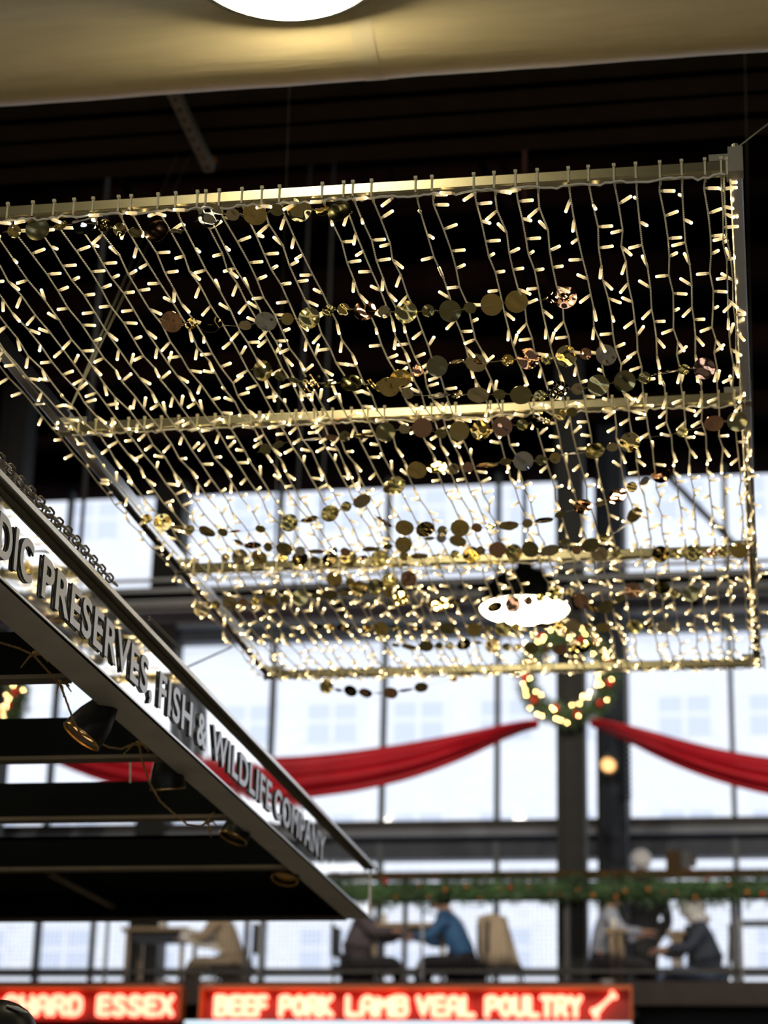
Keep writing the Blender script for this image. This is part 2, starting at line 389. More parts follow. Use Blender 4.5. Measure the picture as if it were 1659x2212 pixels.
# duct: circle tangent to the sight line of its lower edge, lower flank passing the lamp rim level
rd = .215
dd = ray(829, 171); k1 = dd.z/dd.y; dc = ray(660, 66); k2 = dc.z/dc.y
zl = l1.z-1.6; best = None
for i in range(400):
    yc = 3.5+i*.01; zc = k1*yc+rd*math.sqrt(1+k1*k1); yp = zl/k2
    e_ = abs(math.hypot(yc-yp, zc-zl)-rd)
    if yp < yc and (best is None or e_ < best[0]): best = (e_, yc, zc)
_, dy_, dz_ = best; dz_ += 1.6
print('duct', best, 'lamp', l1)
du = empty('fabric_duct', 'large pale fabric air duct running across the top below the dark ceiling', 'duct', (0,dy_,dz_))
q = MB(); xs = [-7+.1*i for i in range(131)]
q.tube([(x,0,0) for x in xs], [rd*(1+.004*math.sin(x*9)+.003*math.sin(x*23)) for x in xs], 72); q.build('tube', 'duct_fabric', du)
xb = at(800, 120, dy_).x
for xx in (xb, xb-3.1, xb+3.1):
    q = MB(); q.tube([(xx-.03,0,0),(xx+.03,0,0)], rd+.0018, 72, cap=False); q.tube([(xx-.032,0,0),(xx-.03,0,0)], rd+.0015, 72, cap=False); q.build('joint_band', 'duct_band', du)
for xx in (-5.5,-4.2,-2.9,-1.4,.3,1.8,3.4):
    q = MB(); q.tube([(xx,0,rd),(xx,0,ZC+.35-dz_)], .004, 6); q.build('hanger_wire', 'strut_steel', du)

# ------------------------------------------------------------------ light frame
FX0, FX1, FZ = -1.686, -.012, 3.6
YR = [3.652, 4.775, 5.892, 7.065]; S = .0125
fr = empty('hanging_light_rack', 'rectangular metal frame hung from ceiling carrying the warm string lights', 'frame', (0,0,FZ))
def square_rail(a, b, m, nm='rail', S=S, T=S):
    a = Vector(a); b = Vector(b); q = MB(); d = (b-a).normalized(); s = d.cross(Vector((0,0,1))); u = Vector((0,0,1)); c = .003; vsx = []
    pr = [(S-c,-S),(S,-S+c),(S,T-c),(S-c,T),(-S+c,T),(-S,T-c),(-S,-S+c),(-S+c,-S)]
    for p in (a, b):
        for (x, z) in pr: vsx.append(p+s*x+u*z)
    q.add(vsx, [(i, (i+1) % 8, 8+(i+1) % 8, 8+i) for i in range(8)]+[tuple(range(8))[::-1], tuple(range(8,16))])
    return q.build(nm, m, fr, smooth=False)
for y in YR: square_rail((FX0+S,y,0), (FX1-S,y,0), 'rail_metal')
for x in (FX0, FX1): square_rail((x,YR[0]-S,0), (x,YR[3]+S,0), 'side_rail_metal', T=.036)
for x, sx in ((FX0,1),(FX1,-1)):
    for y in YR:
        q = MB(); q.box((x-.014,y-.015,-.0145), (x+.014,y+.015,.038)); q.box((x,y-.003,.0125), (x+sx*.05,y+.003,.03)); q.tube([(x,y,.015),(x,y,.05)], .006, 8)
        q.build('corner_bracket', 'bracket_metal', fr, smooth=False)
WT = [(FX1,YR[0])+tuple(atz(1740,205,6.5)), (FX0,YR[0])+tuple(atz(-330,330,6.5)), (FX1,YR[3],.1,7.6,ZC+.35), (FX0,YR[3],-1.8,7.3,ZC+.35), (FX0,YR[1])+tuple(atz(420,318,6.5)), (FX0,YR[1])+tuple(atz(385,330,6.5))]
for x, y, tx, ty, tz in WT:
    q = MB(); q.tube([(x,y,.04),(tx,ty,tz-FZ)], .0016, 5); q.build('suspension_wire', 'strut_steel', fr)

# ------------------------------------------------------------------ string lights
SL = YR[3]-YR[0]+.02
def bulb_mesh():
    q = MB(); q.lathe([(0,0),(.0022,0),(.0026,.004),(.0030,.007)], 8, [2,2,2]); q.lathe([(.0030,.007),(.0034,.009),(.0035,.024),(.0031,.0262)], 8, [0,0,0]); q.lathe([(.0031,.0262),(.0030,.0275),(.0021,.0292),(0,.0300)], 8, [1,1,1])
    o = q.build('bulb', ['bulb_body','bulb_tip','bulb_cap']); me = o.data; bpy.data.objects.remove(o); return me
BULB = bulb_mesh()
def tie_mesh():
    q = MB(); s = S+.0012; w = .0018
    pts = [(0,-s,-s-.004),(0,s,-s-.004),(0,s,s),(0,-s,s)]
    q2 = []
    for i in range(4):
        a = Vector(pts[i]); b = Vector(pts[(i+1) % 4]); d = (b-a).normalized(); n = Vector((1,0,0)).cross(d)*.0012
        lo = [min(a[k],b[k])-(.0012 if k else w) for k in range(3)]; hi = [max(a[k],b[k])+(.0012 if k else w) for k in range(3)]
        q.box(lo, hi)
    q.box((-.0032,-s-.003,s-.002), (.0032,-s+.003,s+.004))
    o = q.build('cable_tie', 'cable_tie', smooth=False); me = o.data; bpy.data.objects.remove(o); return me
TIE = tie_mesh()
def make_string(seed):
    R = random.Random(seed)
    t = bpy.data.objects.new('light_string', None); C.objects.link(t); t.empty_display_size = .02
    # knots of a slightly wandering path, anchored at the rails
    ys = []; y = .03+R.random()*.05
    while y < SL-.02: ys.append(y); y += .066+R.random()*.036
    key = [(0,0,0)]+[(y, R.uniform(-.0045,.0045), -.004*R.random()-.010*abs(math.sin(PI*y/(SL/3)))) for y in ys]+[(SL,0,0)]
    ky = np.array([k[0] for k in key]); kx = np.array([k[1] for k in key]); kz = np.array([k[2] for k in key])
    n = int(SL/.0028); yy = np.linspace(0, SL, n); px_ = np.interp(yy, ky, kx); pz = np.interp(yy, ky, kz)
    q = MB(); ph0 = R.random()*6
    for sgn in (0, PI):
        an = ph0+sgn+yy/.0165*2*PI
        cx_ = px_+.00115*np.cos(an); cz_ = pz+.00115*np.sin(an); o = len(q.v)
        for k in range(4):
            a2 = PI/2*k; q.v += list(zip((cx_+.00105*math.cos(a2)).tolist(), yy.tolist(), (cz_+.00105*math.sin(a2)).tolist()))
        for k in range(4):
            k2 = (k+1) % 4; q.f += [(o+k*n+i, o+k*n+i+1, o+k2*n+i+1, o+k2*n+i) for i in range(n-1)]; q.m += [0]*(n-1)
    q.build('wire', 'wire_clear', t)
    for (y, x, z) in key[1:-1]:
        b = bpy.data.objects.new('bulb', BULB); C.objects.link(b); b.parent = t; b.location = (x, y, z)
        an = R.random()*2*PI; fwd = R.uniform(-.25, 1.15) if R.random() < .8 else R.uniform(-1.2,-.3)
        d = Vector((math.cos(an), fwd*.8, math.sin(an)*.75-.1)).normalized()
        b.rotation_mode = 'QUATERNION'; b.rotation_quaternion = d.to_track_quat('Z', 'Y')
    for yk in YR:
        b = bpy.data.objects.new('cable_tie', TIE); C.objects.link(b); b.parent = t; b.location = (0, yk-YR[0], S+.004)
    return t
def dup(root, loc, rot):
    r = root.copy(); C.objects.link(r); r.location = loc; r.rotation_euler = rot
    for ch in list(root.children):
        c = ch.copy(); C.objects.link(c); c.parent = r
    return r
ties = [-195,-150,-108,-66,-22,21,75,121,164,205,260,287,345,383,430,448,477,526,569,607,699,745,765,805,900,935,1025,1069,1115,1162,1229,1272,1327,1374,1426,1473,1523,1558]
xs_near = [at(px, 460-px*.0625, YR[0]).x for px in ties]
xs_near = [x for x in xs_near if FX0+.02 < x < FX1-.01]
protos = [make_string(s) for s in range(7)]
ORD = 'none first second third fourth fifth sixth seventh eighth ninth tenth eleventh twelfth thirteenth fourteenth fifteenth sixteenth seventeenth eighteenth nineteenth twentieth'.split()
lab_s = 'warm white string of clear LED bulbs stretched lengthwise under the hanging frame'
used = set(); R2 = random.Random(5)
for i, x in enumerate(xs_near):
    xfar = x*.6+.4*(FX0+.03+(FX1-FX0-.05)*(i+.5)/len(xs_near))+R2.uniform(-.012,.012)
    rz = -math.atan2(xfar-x, SL); k = (i*3+i//7) % 7; loc = (x, YR[0], FZ-S-.004)
    if k not in used: used.add(k); s_ = protos[k]; s_.location = loc; s_.rotation_euler = (0,0,rz)
    else: s_ = dup(protos[k], loc, (0,0,rz))
    nr = len(xs_near)-i
    tag(s_, 'warm white LED light string under the hanging rack, %s' % ('first one inside the right rail' if nr == 1 else 'first one inside the left rail' if i == 0 else '%s from the right rail' % ORD[nr] if nr <= len(xs_near)//2 else '%s from the left rail' % ORD[i+1]), 'string lights', 'light strings under the frame')
s_ = dup(protos[2], (FX0-.021, YR[0], FZ-.006), (0,0,0)); tag(s_, 'string of LED bulbs tied along the outer side of the left frame rail', 'string lights')
for c in s_.children:
    if c.name.startswith('cable_tie'): c.location.z = .006; c.location.x = .006
s_ = dup(protos[5], (FX1-.022, YR[0], FZ-.010), (0,0,-.012)); tag(s_, 'string of LED bulbs tied along the right frame rail', 'string lights')
for c in s_.children:
    if c.name.startswith('cable_tie'): c.location.z = .008; c.location.x = .006
# lead cable along the near rail
for yk, lab in ((YR[0],'clear lead cable with plugs clipped along the near frame rail'),(YR[1],'clear lead cable clipped along the second frame rail'),(YR[2],'clear lead cable clipped along the third frame rail'),(YR[3],'clear lead cable clipped along the far frame rail')):
    q = MB(); n = 160; Rk = random.Random(int(yk*10)); zz = [Rk.uniform(-.006,.001) for _ in range(n+1)]
    q.tube([(FX0+.02+(FX1-FX0-.04)*i/n, -.012+.004*math.sin(i*.7), zz[i]) for i in range(n+1)], .0022, 6)
    c_ = empty('lead_cable', lab, 'cable', (0, yk, FZ-S-.007)); q.build('wire', 'wire_clear', c_)
    for k in range(20):
        x = FX0+.05+(FX1-FX0-.1)*Rk.random(); b = bpy.data.objects.new('bulb', BULB); C.objects.link(b); b.parent = c_; b.location = (x, -.012, -.004)
        d = Vector((Rk.choice((-1,1)), Rk.uniform(-.5,.5), Rk.uniform(-.6,.1))).normalized(); b.rotation_mode = 'QUATERNION'; b.rotation_quaternion = d.to_track_quat('Z', 'Y')

# ------------------------------------------------------------------ mirrored disc garlands
def disc_mesh(r, m, amp, seed):
    R = random.Random(seed); q = MB(); n = 28; rings = 6; a1, a2, a3 = R.random()*6, R.random()*6, R.random()*6
    vs2 = []
    for side in (0, 1):
        for i in range(rings+1):
            rr = r*i/rings
            for j in range(n):
                an = 2*PI*j/n; x = rr*math.cos(an); y = rr*math.sin(an)
                z = amp*(math.sin(x/r*2.6+a1)*math.cos(y/r*2.9+a2)+.5*math.sin((x+y)/r*4+a3))*(1-.3*rr/r)+amp*.8*(rr/r)**2
                vs2.append((x, y, z-side*.0005))
    fs = []
    for side in (0, 1):
        o = side*(rings+1)*n
        for i in range(rings):
            for j in range(n):
                f = (o+i*n+j, o+i*n+(j+1) % n, o+(i+1)*n+(j+1) % n, o+(i+1)*n+j)
                if i == 0: f = (o+j, o+(i+1)*n+(j+1) % n, o+(i+1)*n+j)
                fs.append(f if side == 0 else f[::-1])
    o1 = rings*n; o2 = (2*rings+1)*n
    fs += [(o1+j, o1+(j+1) % n, o2+(j+1) % n, o2+j)[::-1] for j in range(n)]
    q.add(vs2, fs)
    for sx in (-1, 1):
        c = Vector((sx*(r+.0018),0,0)); q.tube([c+Vector((.0022*math.cos(t*PI/4), .0022*math.sin(t*PI/4), 0)) for t in range(8)], .0003, 4, closed=True)
    o = q.build('disc', m); me = o.data; bpy.data.objects.remove(o); return me
DM = {}
for m in ('disc_gold','disc_champagne','disc_copper','disc_silver','disc_matte','disc_blue'):
    for size, r in (('L',.0240),('S',.0135)):
        DM[m, size] = [disc_mesh(r, m, a, hash((m, size)) % 97+k*13 if False else k*13+len(m)*7) for k, a in enumerate((.0007,.0016,.0024))]
LOWZ = FZ-.03
def garland(pts, label, Y=None, gaps=(), seed=0):
    R = random.Random(seed)
    if Y is None:      # hangs in one vertical plane, its highest point just under the strings
        lo, hi = 3.4, 7.4
        for _ in range(40):
            mid = (lo+hi)/2; zm = max(at(px, py, mid).z for px, py in pts)
            if zm > LOWZ: hi = mid
            else: lo = mid
        Y = lo
    P = [at(px, py, Y) for px, py in pts]
    P = [p+Vector((0, R.uniform(-.01,.01), 0)) for p in P]
    g = empty('disc_garland', label, 'garland', P[0])
    # resample
    cum = [0]
    for a, b in zip(P[:-1], P[1:]): cum.append(cum[-1]+(b-a).length)
    def pos(s):
        s = max(0, min(cum[-1], s))
        for i in range(len(cum)-1):
            if s <= cum[i+1]: return P[i].lerp(P[i+1], (s-cum[i])/(cum[i+1]-cum[i]+1e-9))
        return P[-1]
    q = MB(); n = max(6, int(cum[-1]/.03)); q.tube([pos(cum[-1]*i/n)-P[0] for i in range(n+1)], .0004, 4); q.build('thread', 'thread', g)
    s = .01; big = R.random() < .5; step = 0
    while s < cum[-1]:
        r = .0240 if big else .0135
        fr_ = (s+r)/cum[-1]
        if any(a <= fr_ <= b for a, b in gaps): s += .02; continue
        c = pos(s+r); t = (pos(s+2*r)-pos(s)).normalized()
        mk = R.choices(['disc_gold','disc_champagne','disc_copper','disc_silver','disc_matte','disc_blue'], [30,20,13,7,34,.6])[0]
        o = bpy.data.objects.new('disc', R.choice(DM[mk, 'L' if big else 'S'])); C.objects.link(o); o.parent = g; o.location = c-P[0]
        an = R.gauss(math.radians(-28), math.radians(38)); nrm = Vector((R.gauss(0,.25), -math.cos(an), math.sin(an)))
        nrm = (nrm-t*nrm.dot(t)*.8).normalized(); x_ = (t-nrm*t.dot(nrm)).normalized(); y_ = nrm.cross(x_)
        o.rotation_euler = Matrix((x_, y_, nrm)).transposed().to_euler()
        s += 2*r+.005+(R.random()*.006); 
        if R.random() < .09: s += .03
        big = not big if R.random() < .85 else big
    return g
G = [
 ([(8,505),(70,497),(112,487),(195,478),(285,500),(330,500),(378,495)], 'mirrored disc garland under near rail at upper left, left half', ()),
 ([(420,478),(465,465),(512,458),(555,458),(605,452),(690,452),(735,460)], 'mirrored disc garland under near rail at upper left, right half', ()),
 ([(340,690),(385,698),(472,705),(515,703),(556,697),(597,690),(635,688),(677,686),(716,673),(770,668),(803,672),(887,674),(935,667),(978,670),(1015,666),(1065,660),(1110,655),(1158,648),(1196,640),(1222,642)], 'mirrored disc garland alone across the dark middle between first and second rail', ()),
 ([(540,795),(565,800),(628,818),(668,825),(707,830),(750,830),(790,830),(820,832),(850,840),(890,850),(930,853),(968,855),(1010,856),(1092,853),(1170,853),(1212,845),(1254,842),(1296,835),(1335,828),(1378,820),(1425,810),(1470,800),(1502,793),(1550,795)], 'longest mirrored disc garland, sagging just above the second rail', ()),
 ([(800,838),(850,822),(872,812),(913,798),(960,790),(990,778),(1035,782),(1115,780),(1157,777),(1198,773),(1240,768),(1285,762),(1335,772)], 'short mirrored disc garland just above the longest one', ()),
 ([(555,975),(575,970),(630,950),(665,947),(738,943),(775,941),(848,932),(880,927),(913,925),(948,935),(983,935),(1022,925),(1050,933),(1090,922),(1128,918),(1195,903),(1235,890)], 'mirrored disc garland directly below the second rail', ((.12,.16),)),
 ([(870,1014),(905,1013),(948,1012),(985,1010),(1050,1003),(1100,998),(1150,994),(1195,988),(1235,982),(1270,975),(1337,963),(1400,945),(1448,938),(1500,925),(1555,908),(1605,912)], 'mirrored disc garland rising right across the top of the windows', ((.72,.82),)),
 ([(300,1118),(340,1125),(395,1140),(457,1150),(515,1148),(577,1142),(640,1128),(672,1120),(703,1112),(743,1098),(792,1077),(855,1047)], 'mirrored disc garland curving up to the right below the window tops', ()),
 ([(808,1112),(845,1135),(905,1140),(960,1148),(1000,1140),(1045,1142),(1080,1137),(1117,1135),(1150,1130),(1187,1120),(1222,1108),(1265,1095),(1292,1086),(1325,1074),(1360,1057),(1390,1041),(1430,1020)], 'mirrored disc garland swinging from centre up to the right window', ((.64,.70),)),
 ([(500,1165),(525,1175),(560,1180),(595,1185),(630,1188),(665,1190),(697,1190),(730,1190),(765,1192),(795,1187),(830,1182),(865,1176),(910,1165),(960,1160),(1005,1170)], 'upper of two mirrored disc garlands just above third rail, left', ()),
 ([(470,1205),(505,1203),(540,1203),(573,1204),(605,1205),(650,1208),(690,1210),(760,1207),(830,1206),(870,1203),(930,1202),(1000,1196),(1060,1197),(1110,1195),(1170,1195)], 'lower mirrored disc garland lying along the third rail, left', ()),
 ([(1020,1190),(1070,1188),(1130,1183),(1185,1190),(1220,1172),(1255,1193),(1287,1170),(1318,1158),(1347,1138),(1372,1112)], 'mirrored disc garland climbing right from the third rail', ()),
 ([(1270,1196),(1330,1196),(1390,1197),(1450,1195),(1515,1192),(1560,1192),(1610,1190)], 'mirrored disc garland along the right end of the third rail', ((.2,.42),)),
 ([(415,1325),(440,1312),(475,1303),(520,1303),(560,1298),(620,1295),(690,1285),(755,1278),(800,1262),(868,1252),(905,1245)], 'mirrored disc garland below the third rail at left, rising to the right', ()),
 ([(700,1247),(735,1254),(765,1258),(800,1262),(845,1285),(880,1300),(935,1305),(990,1300)], 'short mirrored disc garland below the third rail at centre', ()),
 ([(1045,1310),(1085,1312),(1120,1306),(1180,1290),(1228,1277),(1260,1300),(1290,1320),(1345,1287),(1385,1265),(1415,1262),(1450,1282),(1515,1282)], 'mirrored disc garland passing in front of the far pendant lamp', ()),
 ([(660,1352),(710,1353),(765,1355),(830,1360),(900,1358),(960,1356),(1030,1360),(1090,1358),(1140,1352),(1200,1350),(1260,1352),(1330,1356),(1385,1353),(1440,1355)], 'mirrored disc garland in front of the grey transom above far rail', ((.62,.66),)),
 ([(840,1393),(880,1397),(905,1398),(937,1395),(985,1396),(1030,1388),(1070,1396),(1110,1398),(1160,1400),(1210,1402),(1260,1400)], 'mirrored disc garland just above the far rail in front of the wreath', ()),
]
for i, (pts, lab, gaps) in enumerate(G): garland(pts, lab, None, gaps, 100+i)
garland([(640,1466),(690,1480),(735,1491),(772,1494),(800,1497),(853,1497),(907,1487),(960,1472),(1010,1455)], 'mirrored disc garland sagging below the far rail', 7.1, ((0,.16),(.78,.9)), 200)

# ------------------------------------------------------------------ stall sign
YE = 7.8; pe = at(797, 1985, YE); SX = pe.x; zB = pe.z; zTp = at(800, 1874, YE).z
Y0 = 2.6
sg = empty('stall_sign', 'long metal stall sign reading NORDIC PRESERVES, FISH & WILDLIFE COMPANY in grey letters', 'sign', (SX, YE, zB))
Ls = YE-Y0
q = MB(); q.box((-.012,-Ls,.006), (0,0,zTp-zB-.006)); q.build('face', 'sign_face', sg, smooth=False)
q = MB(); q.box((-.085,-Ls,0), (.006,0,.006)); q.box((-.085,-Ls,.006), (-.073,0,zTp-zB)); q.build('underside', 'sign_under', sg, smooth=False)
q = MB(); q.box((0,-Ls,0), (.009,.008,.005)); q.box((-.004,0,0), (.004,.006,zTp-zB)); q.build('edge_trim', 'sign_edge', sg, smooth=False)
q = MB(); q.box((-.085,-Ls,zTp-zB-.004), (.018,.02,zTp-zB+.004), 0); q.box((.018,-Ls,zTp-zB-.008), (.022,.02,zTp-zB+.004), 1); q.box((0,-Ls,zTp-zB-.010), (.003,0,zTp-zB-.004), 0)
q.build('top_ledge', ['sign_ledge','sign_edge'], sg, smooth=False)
print('sign', SX, zB, zTp)
def text_islands(txt, extr):
    cu = bpy.data.curves.new('t', 'FONT'); cu.body = txt; cu.size = 1; cu.extrude = 0; cu.offset = .022; cu.resolution_u = 6; cu.space_character = 1.12
    o = bpy.data.objects.new('t', cu); C.objects.link(o); dg = bpy.context.evaluated_depsgraph_get(); dg.update()
    me = bpy.data.meshes.new_from_object(o.evaluated_get(dg)); bpy.data.objects.remove(o); bpy.data.curves.remove(cu)
    bm = bmesh.new(); bm.from_mesh(me); bmesh.ops.remove_doubles(bm, verts=bm.verts, dist=1e-5)
    bmesh.ops.triangulate(bm, faces=bm.faces)
    seen = set(); isl = []
    for f in bm.faces:
        if f in seen: continue
        st_ = [f]; seen.add(f); grp = []
        while st_:
            g = st_.pop(); grp.append(g)
            for e in g.edges:
                for h in e.link_faces:
                    if h not in seen: seen.add(h); st_.append(h)
        isl.append(grp)
    out = []
    for grp in isl:
        idx = {}; vs_ = []; fs = []; ec = {}
        for f in grp:
            t = []
            for v in f.verts:
                if v.index not in idx: idx[v.index] = len(vs_); vs_.append((v.co.x, v.co.y))
                t.append(idx[v.index])
            if f.normal.z < 0: t = t[::-1]
            fs.append(tuple(t))
            for a, b in zip(t, t[1:]+t[:1]): ec[(a, b)] = ec.get((a, b), 0)+1
        bd = [(a, b) for (a, b) in ec if (b, a) not in ec]
        out.append((vs_, fs, bd))
    bm.free(); bpy.data.meshes.remove(me)
    out.sort(key=lambda r: min(v[0] for v in r[0])); return out
def y_on_sign(px, frac):     # world Y where the sight line through column px meets the sign face at that height fraction
    zt = zB+(zTp-zB)*frac; lo, hi = Y0-1, YE+1
    for _ in range(50):
        mid = (lo+hi)/2; p = Vector((SX, mid, zt))-EYE; u_ = W/2+F*p.dot(rt)/p.dot(fw)
        if u_ < px: lo = mid
        else: hi = mid
    return lo
zl0, zl1 = (zTp-zB)*.245, (zTp-zB)*.695
def sign_word(txt, ya, yb):
    isl = text_islands(txt, 0); xmin = min(v[0] for i in isl for v in i[0]); xmax = max(v[0] for i in isl for v in i[0])
    ymax = max(v[1] for i in isl for v in i[0] if True)
    for vs_, fs, bd in isl:
        f = lambda v: (-(YE)+ya+(v[0]-xmin)/(xmax-xmin)*(yb-ya), zl0+v[1]/.70*(zl1-zl0))
        P2 = [f(v) for v in vs_]; n = len(P2); q = MB()
        q.add([(.0055, y, z) for y, z in P2], fs, 0)
        o = len(q.v); q.add([(.0055, y, z) for y, z in P2]+[(.0015, y, z) for y, z in P2], [(b, a, a+n, b+n) for a, b in bd], 1)
        q.build('letter', ['letter_face','letter_side'], sg, smooth=False)
yP = y_on_sign(88,.5); yS = y_on_sign(326,.5)
for txt, ya, yb in (('PRESERVES,', yP, yS), ('FISH', y_on_sign(340,.5), y_on_sign(411,.5)), ('&', y_on_sign(423,.5), y_on_sign(442,.5)),
                    ('WILDLIFE', y_on_sign(455,.5), y_on_sign(583,.5)), ('COMPANY', y_on_sign(590,.5), y_on_sign(699,.5)), ('NORDIC', yP-(yS-yP)*.66, yP-(yS-yP)*.075)):
    sign_word(txt, ya, yb)
# hanging rods and chains of the sign
for px, py, Yk, rr, lab in ((178,1120,14.0,.016,'dark vertical rod beyond the stall sign in front of the upper left windows'),(641,1120,15.0,.010,'thin dark rod in front of the upper window, left of centre'),(695,1120,15.0,.010,'thin dark rod in front of the upper window, nearer to centre')):
    p = at(px, py, Yk); q = MB(); q.tube([(p.x,Yk,ZC+.35),(p.x,Yk,at(px,1275,Yk).z)], rr, 6); tag(q.build('hanger_rod', 'black_steel'), lab, 'rod')
def link_mesh():
    q = MB(); L2, r, t = .011, .0085, .0026; pts = []
    for k in range(7): an = PI*k/6; pts.append((L2+r*math.sin(an), r*math.cos(an), 0))
    for k in range(7): an = PI+PI*k/6; pts.append((-L2+r*math.sin(an), r*math.cos(an), 0))
    q.tube(pts, t, 6, closed=True); o = q.build('chain_link', 'chain_steel'); me = o.data; bpy.data.objects.remove(o); return me
LINK = link_mesh()
def chain(pts, lab, X):
    P = [atx(px, py, X) for px, py in pts]; g = empty('steel_chain', lab, 'chain', P[0]); i = 0; s = 0; cum = [0]
    for a, b in zip(P[:-1], P[1:]): cum.append(cum[-1]+(b-a).length)
    while s < cum[-1] and i < 98:
        for k in range(len(cum)-1):
            if s <= cum[k+1]: break
        t = (P[k+1]-P[k]).normalized(); c = P[k].lerp(P[k+1], (s-cum[k])/(cum[k+1]-cum[k]))
        o = bpy.data.objects.new('chain_link', LINK); C.objects.link(o); o.parent = g; o.location = c-P[0]
        o.rotation_mode = 'QUATERNION'; o.rotation_quaternion = t.to_track_quat('X', 'Z') @ Euler(((PI/2)*(i % 2)+.6,0,0)).to_quaternion()
        s += .032; i += 1
    return g
chain([(-60,945),(0,990),(21,1012),(48,1044),(80,1075),(118,1120),(148,1147),(200,1208),(245,1258)], 'steel chain lying behind the stall sign top, upper of the two strands', SX-.06)
chain([(-60,955),(0,1004),(35,1040),(63,1075),(105,1124),(140,1160),(185,1212),(222,1258)], 'steel chain lying behind the stall sign top, lower of the two strands', SX-.10)
q = MB(); a = at(405,1441,6.4); b = at(500,1398,7.0); q.tube([a, b], .003, 6); tag(q.build('tie_cable', 'strut_steel'), 'thin grey cable from the stall sign up to the left frame rail', 'cable')
for o_ in (0, .02):
    q = MB(); a = atx(322,1338-o_*300,SX-.05); b = atx(386,1402-o_*300,SX-.05); q.tube([a, b], .002, 6); tag(q.build('tie_cable', 'chain_steel'), 'thin steel cable along the sign top beyond the chains, %s one' % ('upper' if o_ else 'lower'), 'cable')

# ------------------------------------------------------------------ stall canopy beams
cn = empty('stall_canopy', 'black slatted stall canopy of deep beams behind the metal sign', 'canopy', (SX-.09, YE, zB))
prev = None; bY = []
for py in (1320, 1467, 1642, 1772, 1880, 1988):
    Yb = atz(60, py, zB+.0).y; bY.append(Yb)
    q = MB(); hb = .112
    q.box((-5.5,Yb-YE,.010), (0,Yb-YE+.018,hb), 0); q.box((-5.5,Yb-YE-.004,0), (0,Yb-YE+.045,.010), 1)
    q.build('beam', ['canopy_black','canopy_lip'], cn, smooth=False)
print('beams', bY)
q = MB(); q.box((-5.5,bY[4]-YE,.10), (0,bY[5]-YE,.112)); q.build('roof_panel', 'canopy_black', cn, smooth=False)
a = atz(105,1885,zB+.05); b = atz(245,1958,zB+.05); q = MB(); off = Vector((SX-.09,YE,zB))
q.box((0,0,0),(.0,.0,.0)) if False else None
q.tube([a-off, b-off], .016, 4); q.build('diagonal_strut', 'canopy_lip', cn, smooth=False)
# spots under the canopy
def spot(c, aim, lab, s=1.0, lit=True, hang=.12):
    t = empty('spotlight', lab, 'lamp', c); ax = Vector(aim).normalized()
    q = MB(); q.lathe([(0,-.085*s),(.018*s,-.083*s),(.026*s,-.06*s),(.036*s,-.03*s),(.041*s,.0),(.041*s,.014*s),(.037*s,.014*s),(.035*s,0)], 24, ax=ax); q.build('housing', 'spot_black', t)
    q = MB(); q.tube([ax*.015*s+ (Vector((1,0,0)).cross(ax).normalized()*math.cos(k*PI/12)+ax.cross(Vector((1,0,0)).cross(ax)).normalized()*math.sin(k*PI/12))*.040*s for k in range(24)], .0022*s, 6, closed=True); q.build('rim', 'spot_gold', t)
    q = MB(); q.lathe([(0,.0),(.02*s,.001),(.033*s,.004)], 24, ax=ax); q.build('lens', 'spot_glow' if lit else 'spot_gold', t)
    q = MB(); q.tube([-ax*.05*s, (-.0,0,hang)], .005, 8); q.box((-.018,-.012,hang-.008), (.018,.012,hang+.012)); q.build('bracket', 'spot_black', t)
    return t
p = atx(186,1578,SX-.12); spot(p, (-.50,-.22,-.82), 'black spotlight with glowing amber lens under the stall canopy', 1.25)
p = atx(362,1690,SX-.12); spot(p, (.05,.25,-1), 'black spotlight pointing down with a thin amber rim, in front of the red swag', 1.15, False)
p = atx(508,1800,SX-.12); spot(p, (-.3,-.2,-.9), 'dark spotlight under canopy where the twine ends, third along the sign', 1.1, False)
p = atx(617,1890,SX-.12); spot(p, (-.1,-.3,-.9), 'dim dark spotlight farthest along under the sign', 1.1, False)
p = atd(-8, 2232, 4.6); t = empty('spotlight', 'black rounded object with pale rim cutting off the lower left corner', 'lamp', p)  # unidentified corner shape, modelled as a rounded black body
q = MB(); q.sphere((0,0,0), .085, 24, 0, (1,.9,.8)); q.build('housing', 'spot_black', t)
a = atd(14,2172,4.55)-p; b = atd(60,2188,4.55)-p; q = MB(); q.tube([a, (a+b)/2+Vector((0,0,.0015)), b], [.002,.0045,.0018], 8); q.build('rim', 'white_plastic', t)
# white hooks / plastic tags of the canopy
for k, (px, py, lab) in enumerate(((281,1665,'short pale vertical cable hanging in front of the red swag'),(355,1650,'short pale vertical cable above the downward spotlight'))):
    a = atx(px, py-26, SX-.25); b = atx(px, py+26, SX-.25); q = MB(); q.tube([a, b], .003, 6); tag(q.build('hanging_cable', 'white_plastic'), lab, 'cable')
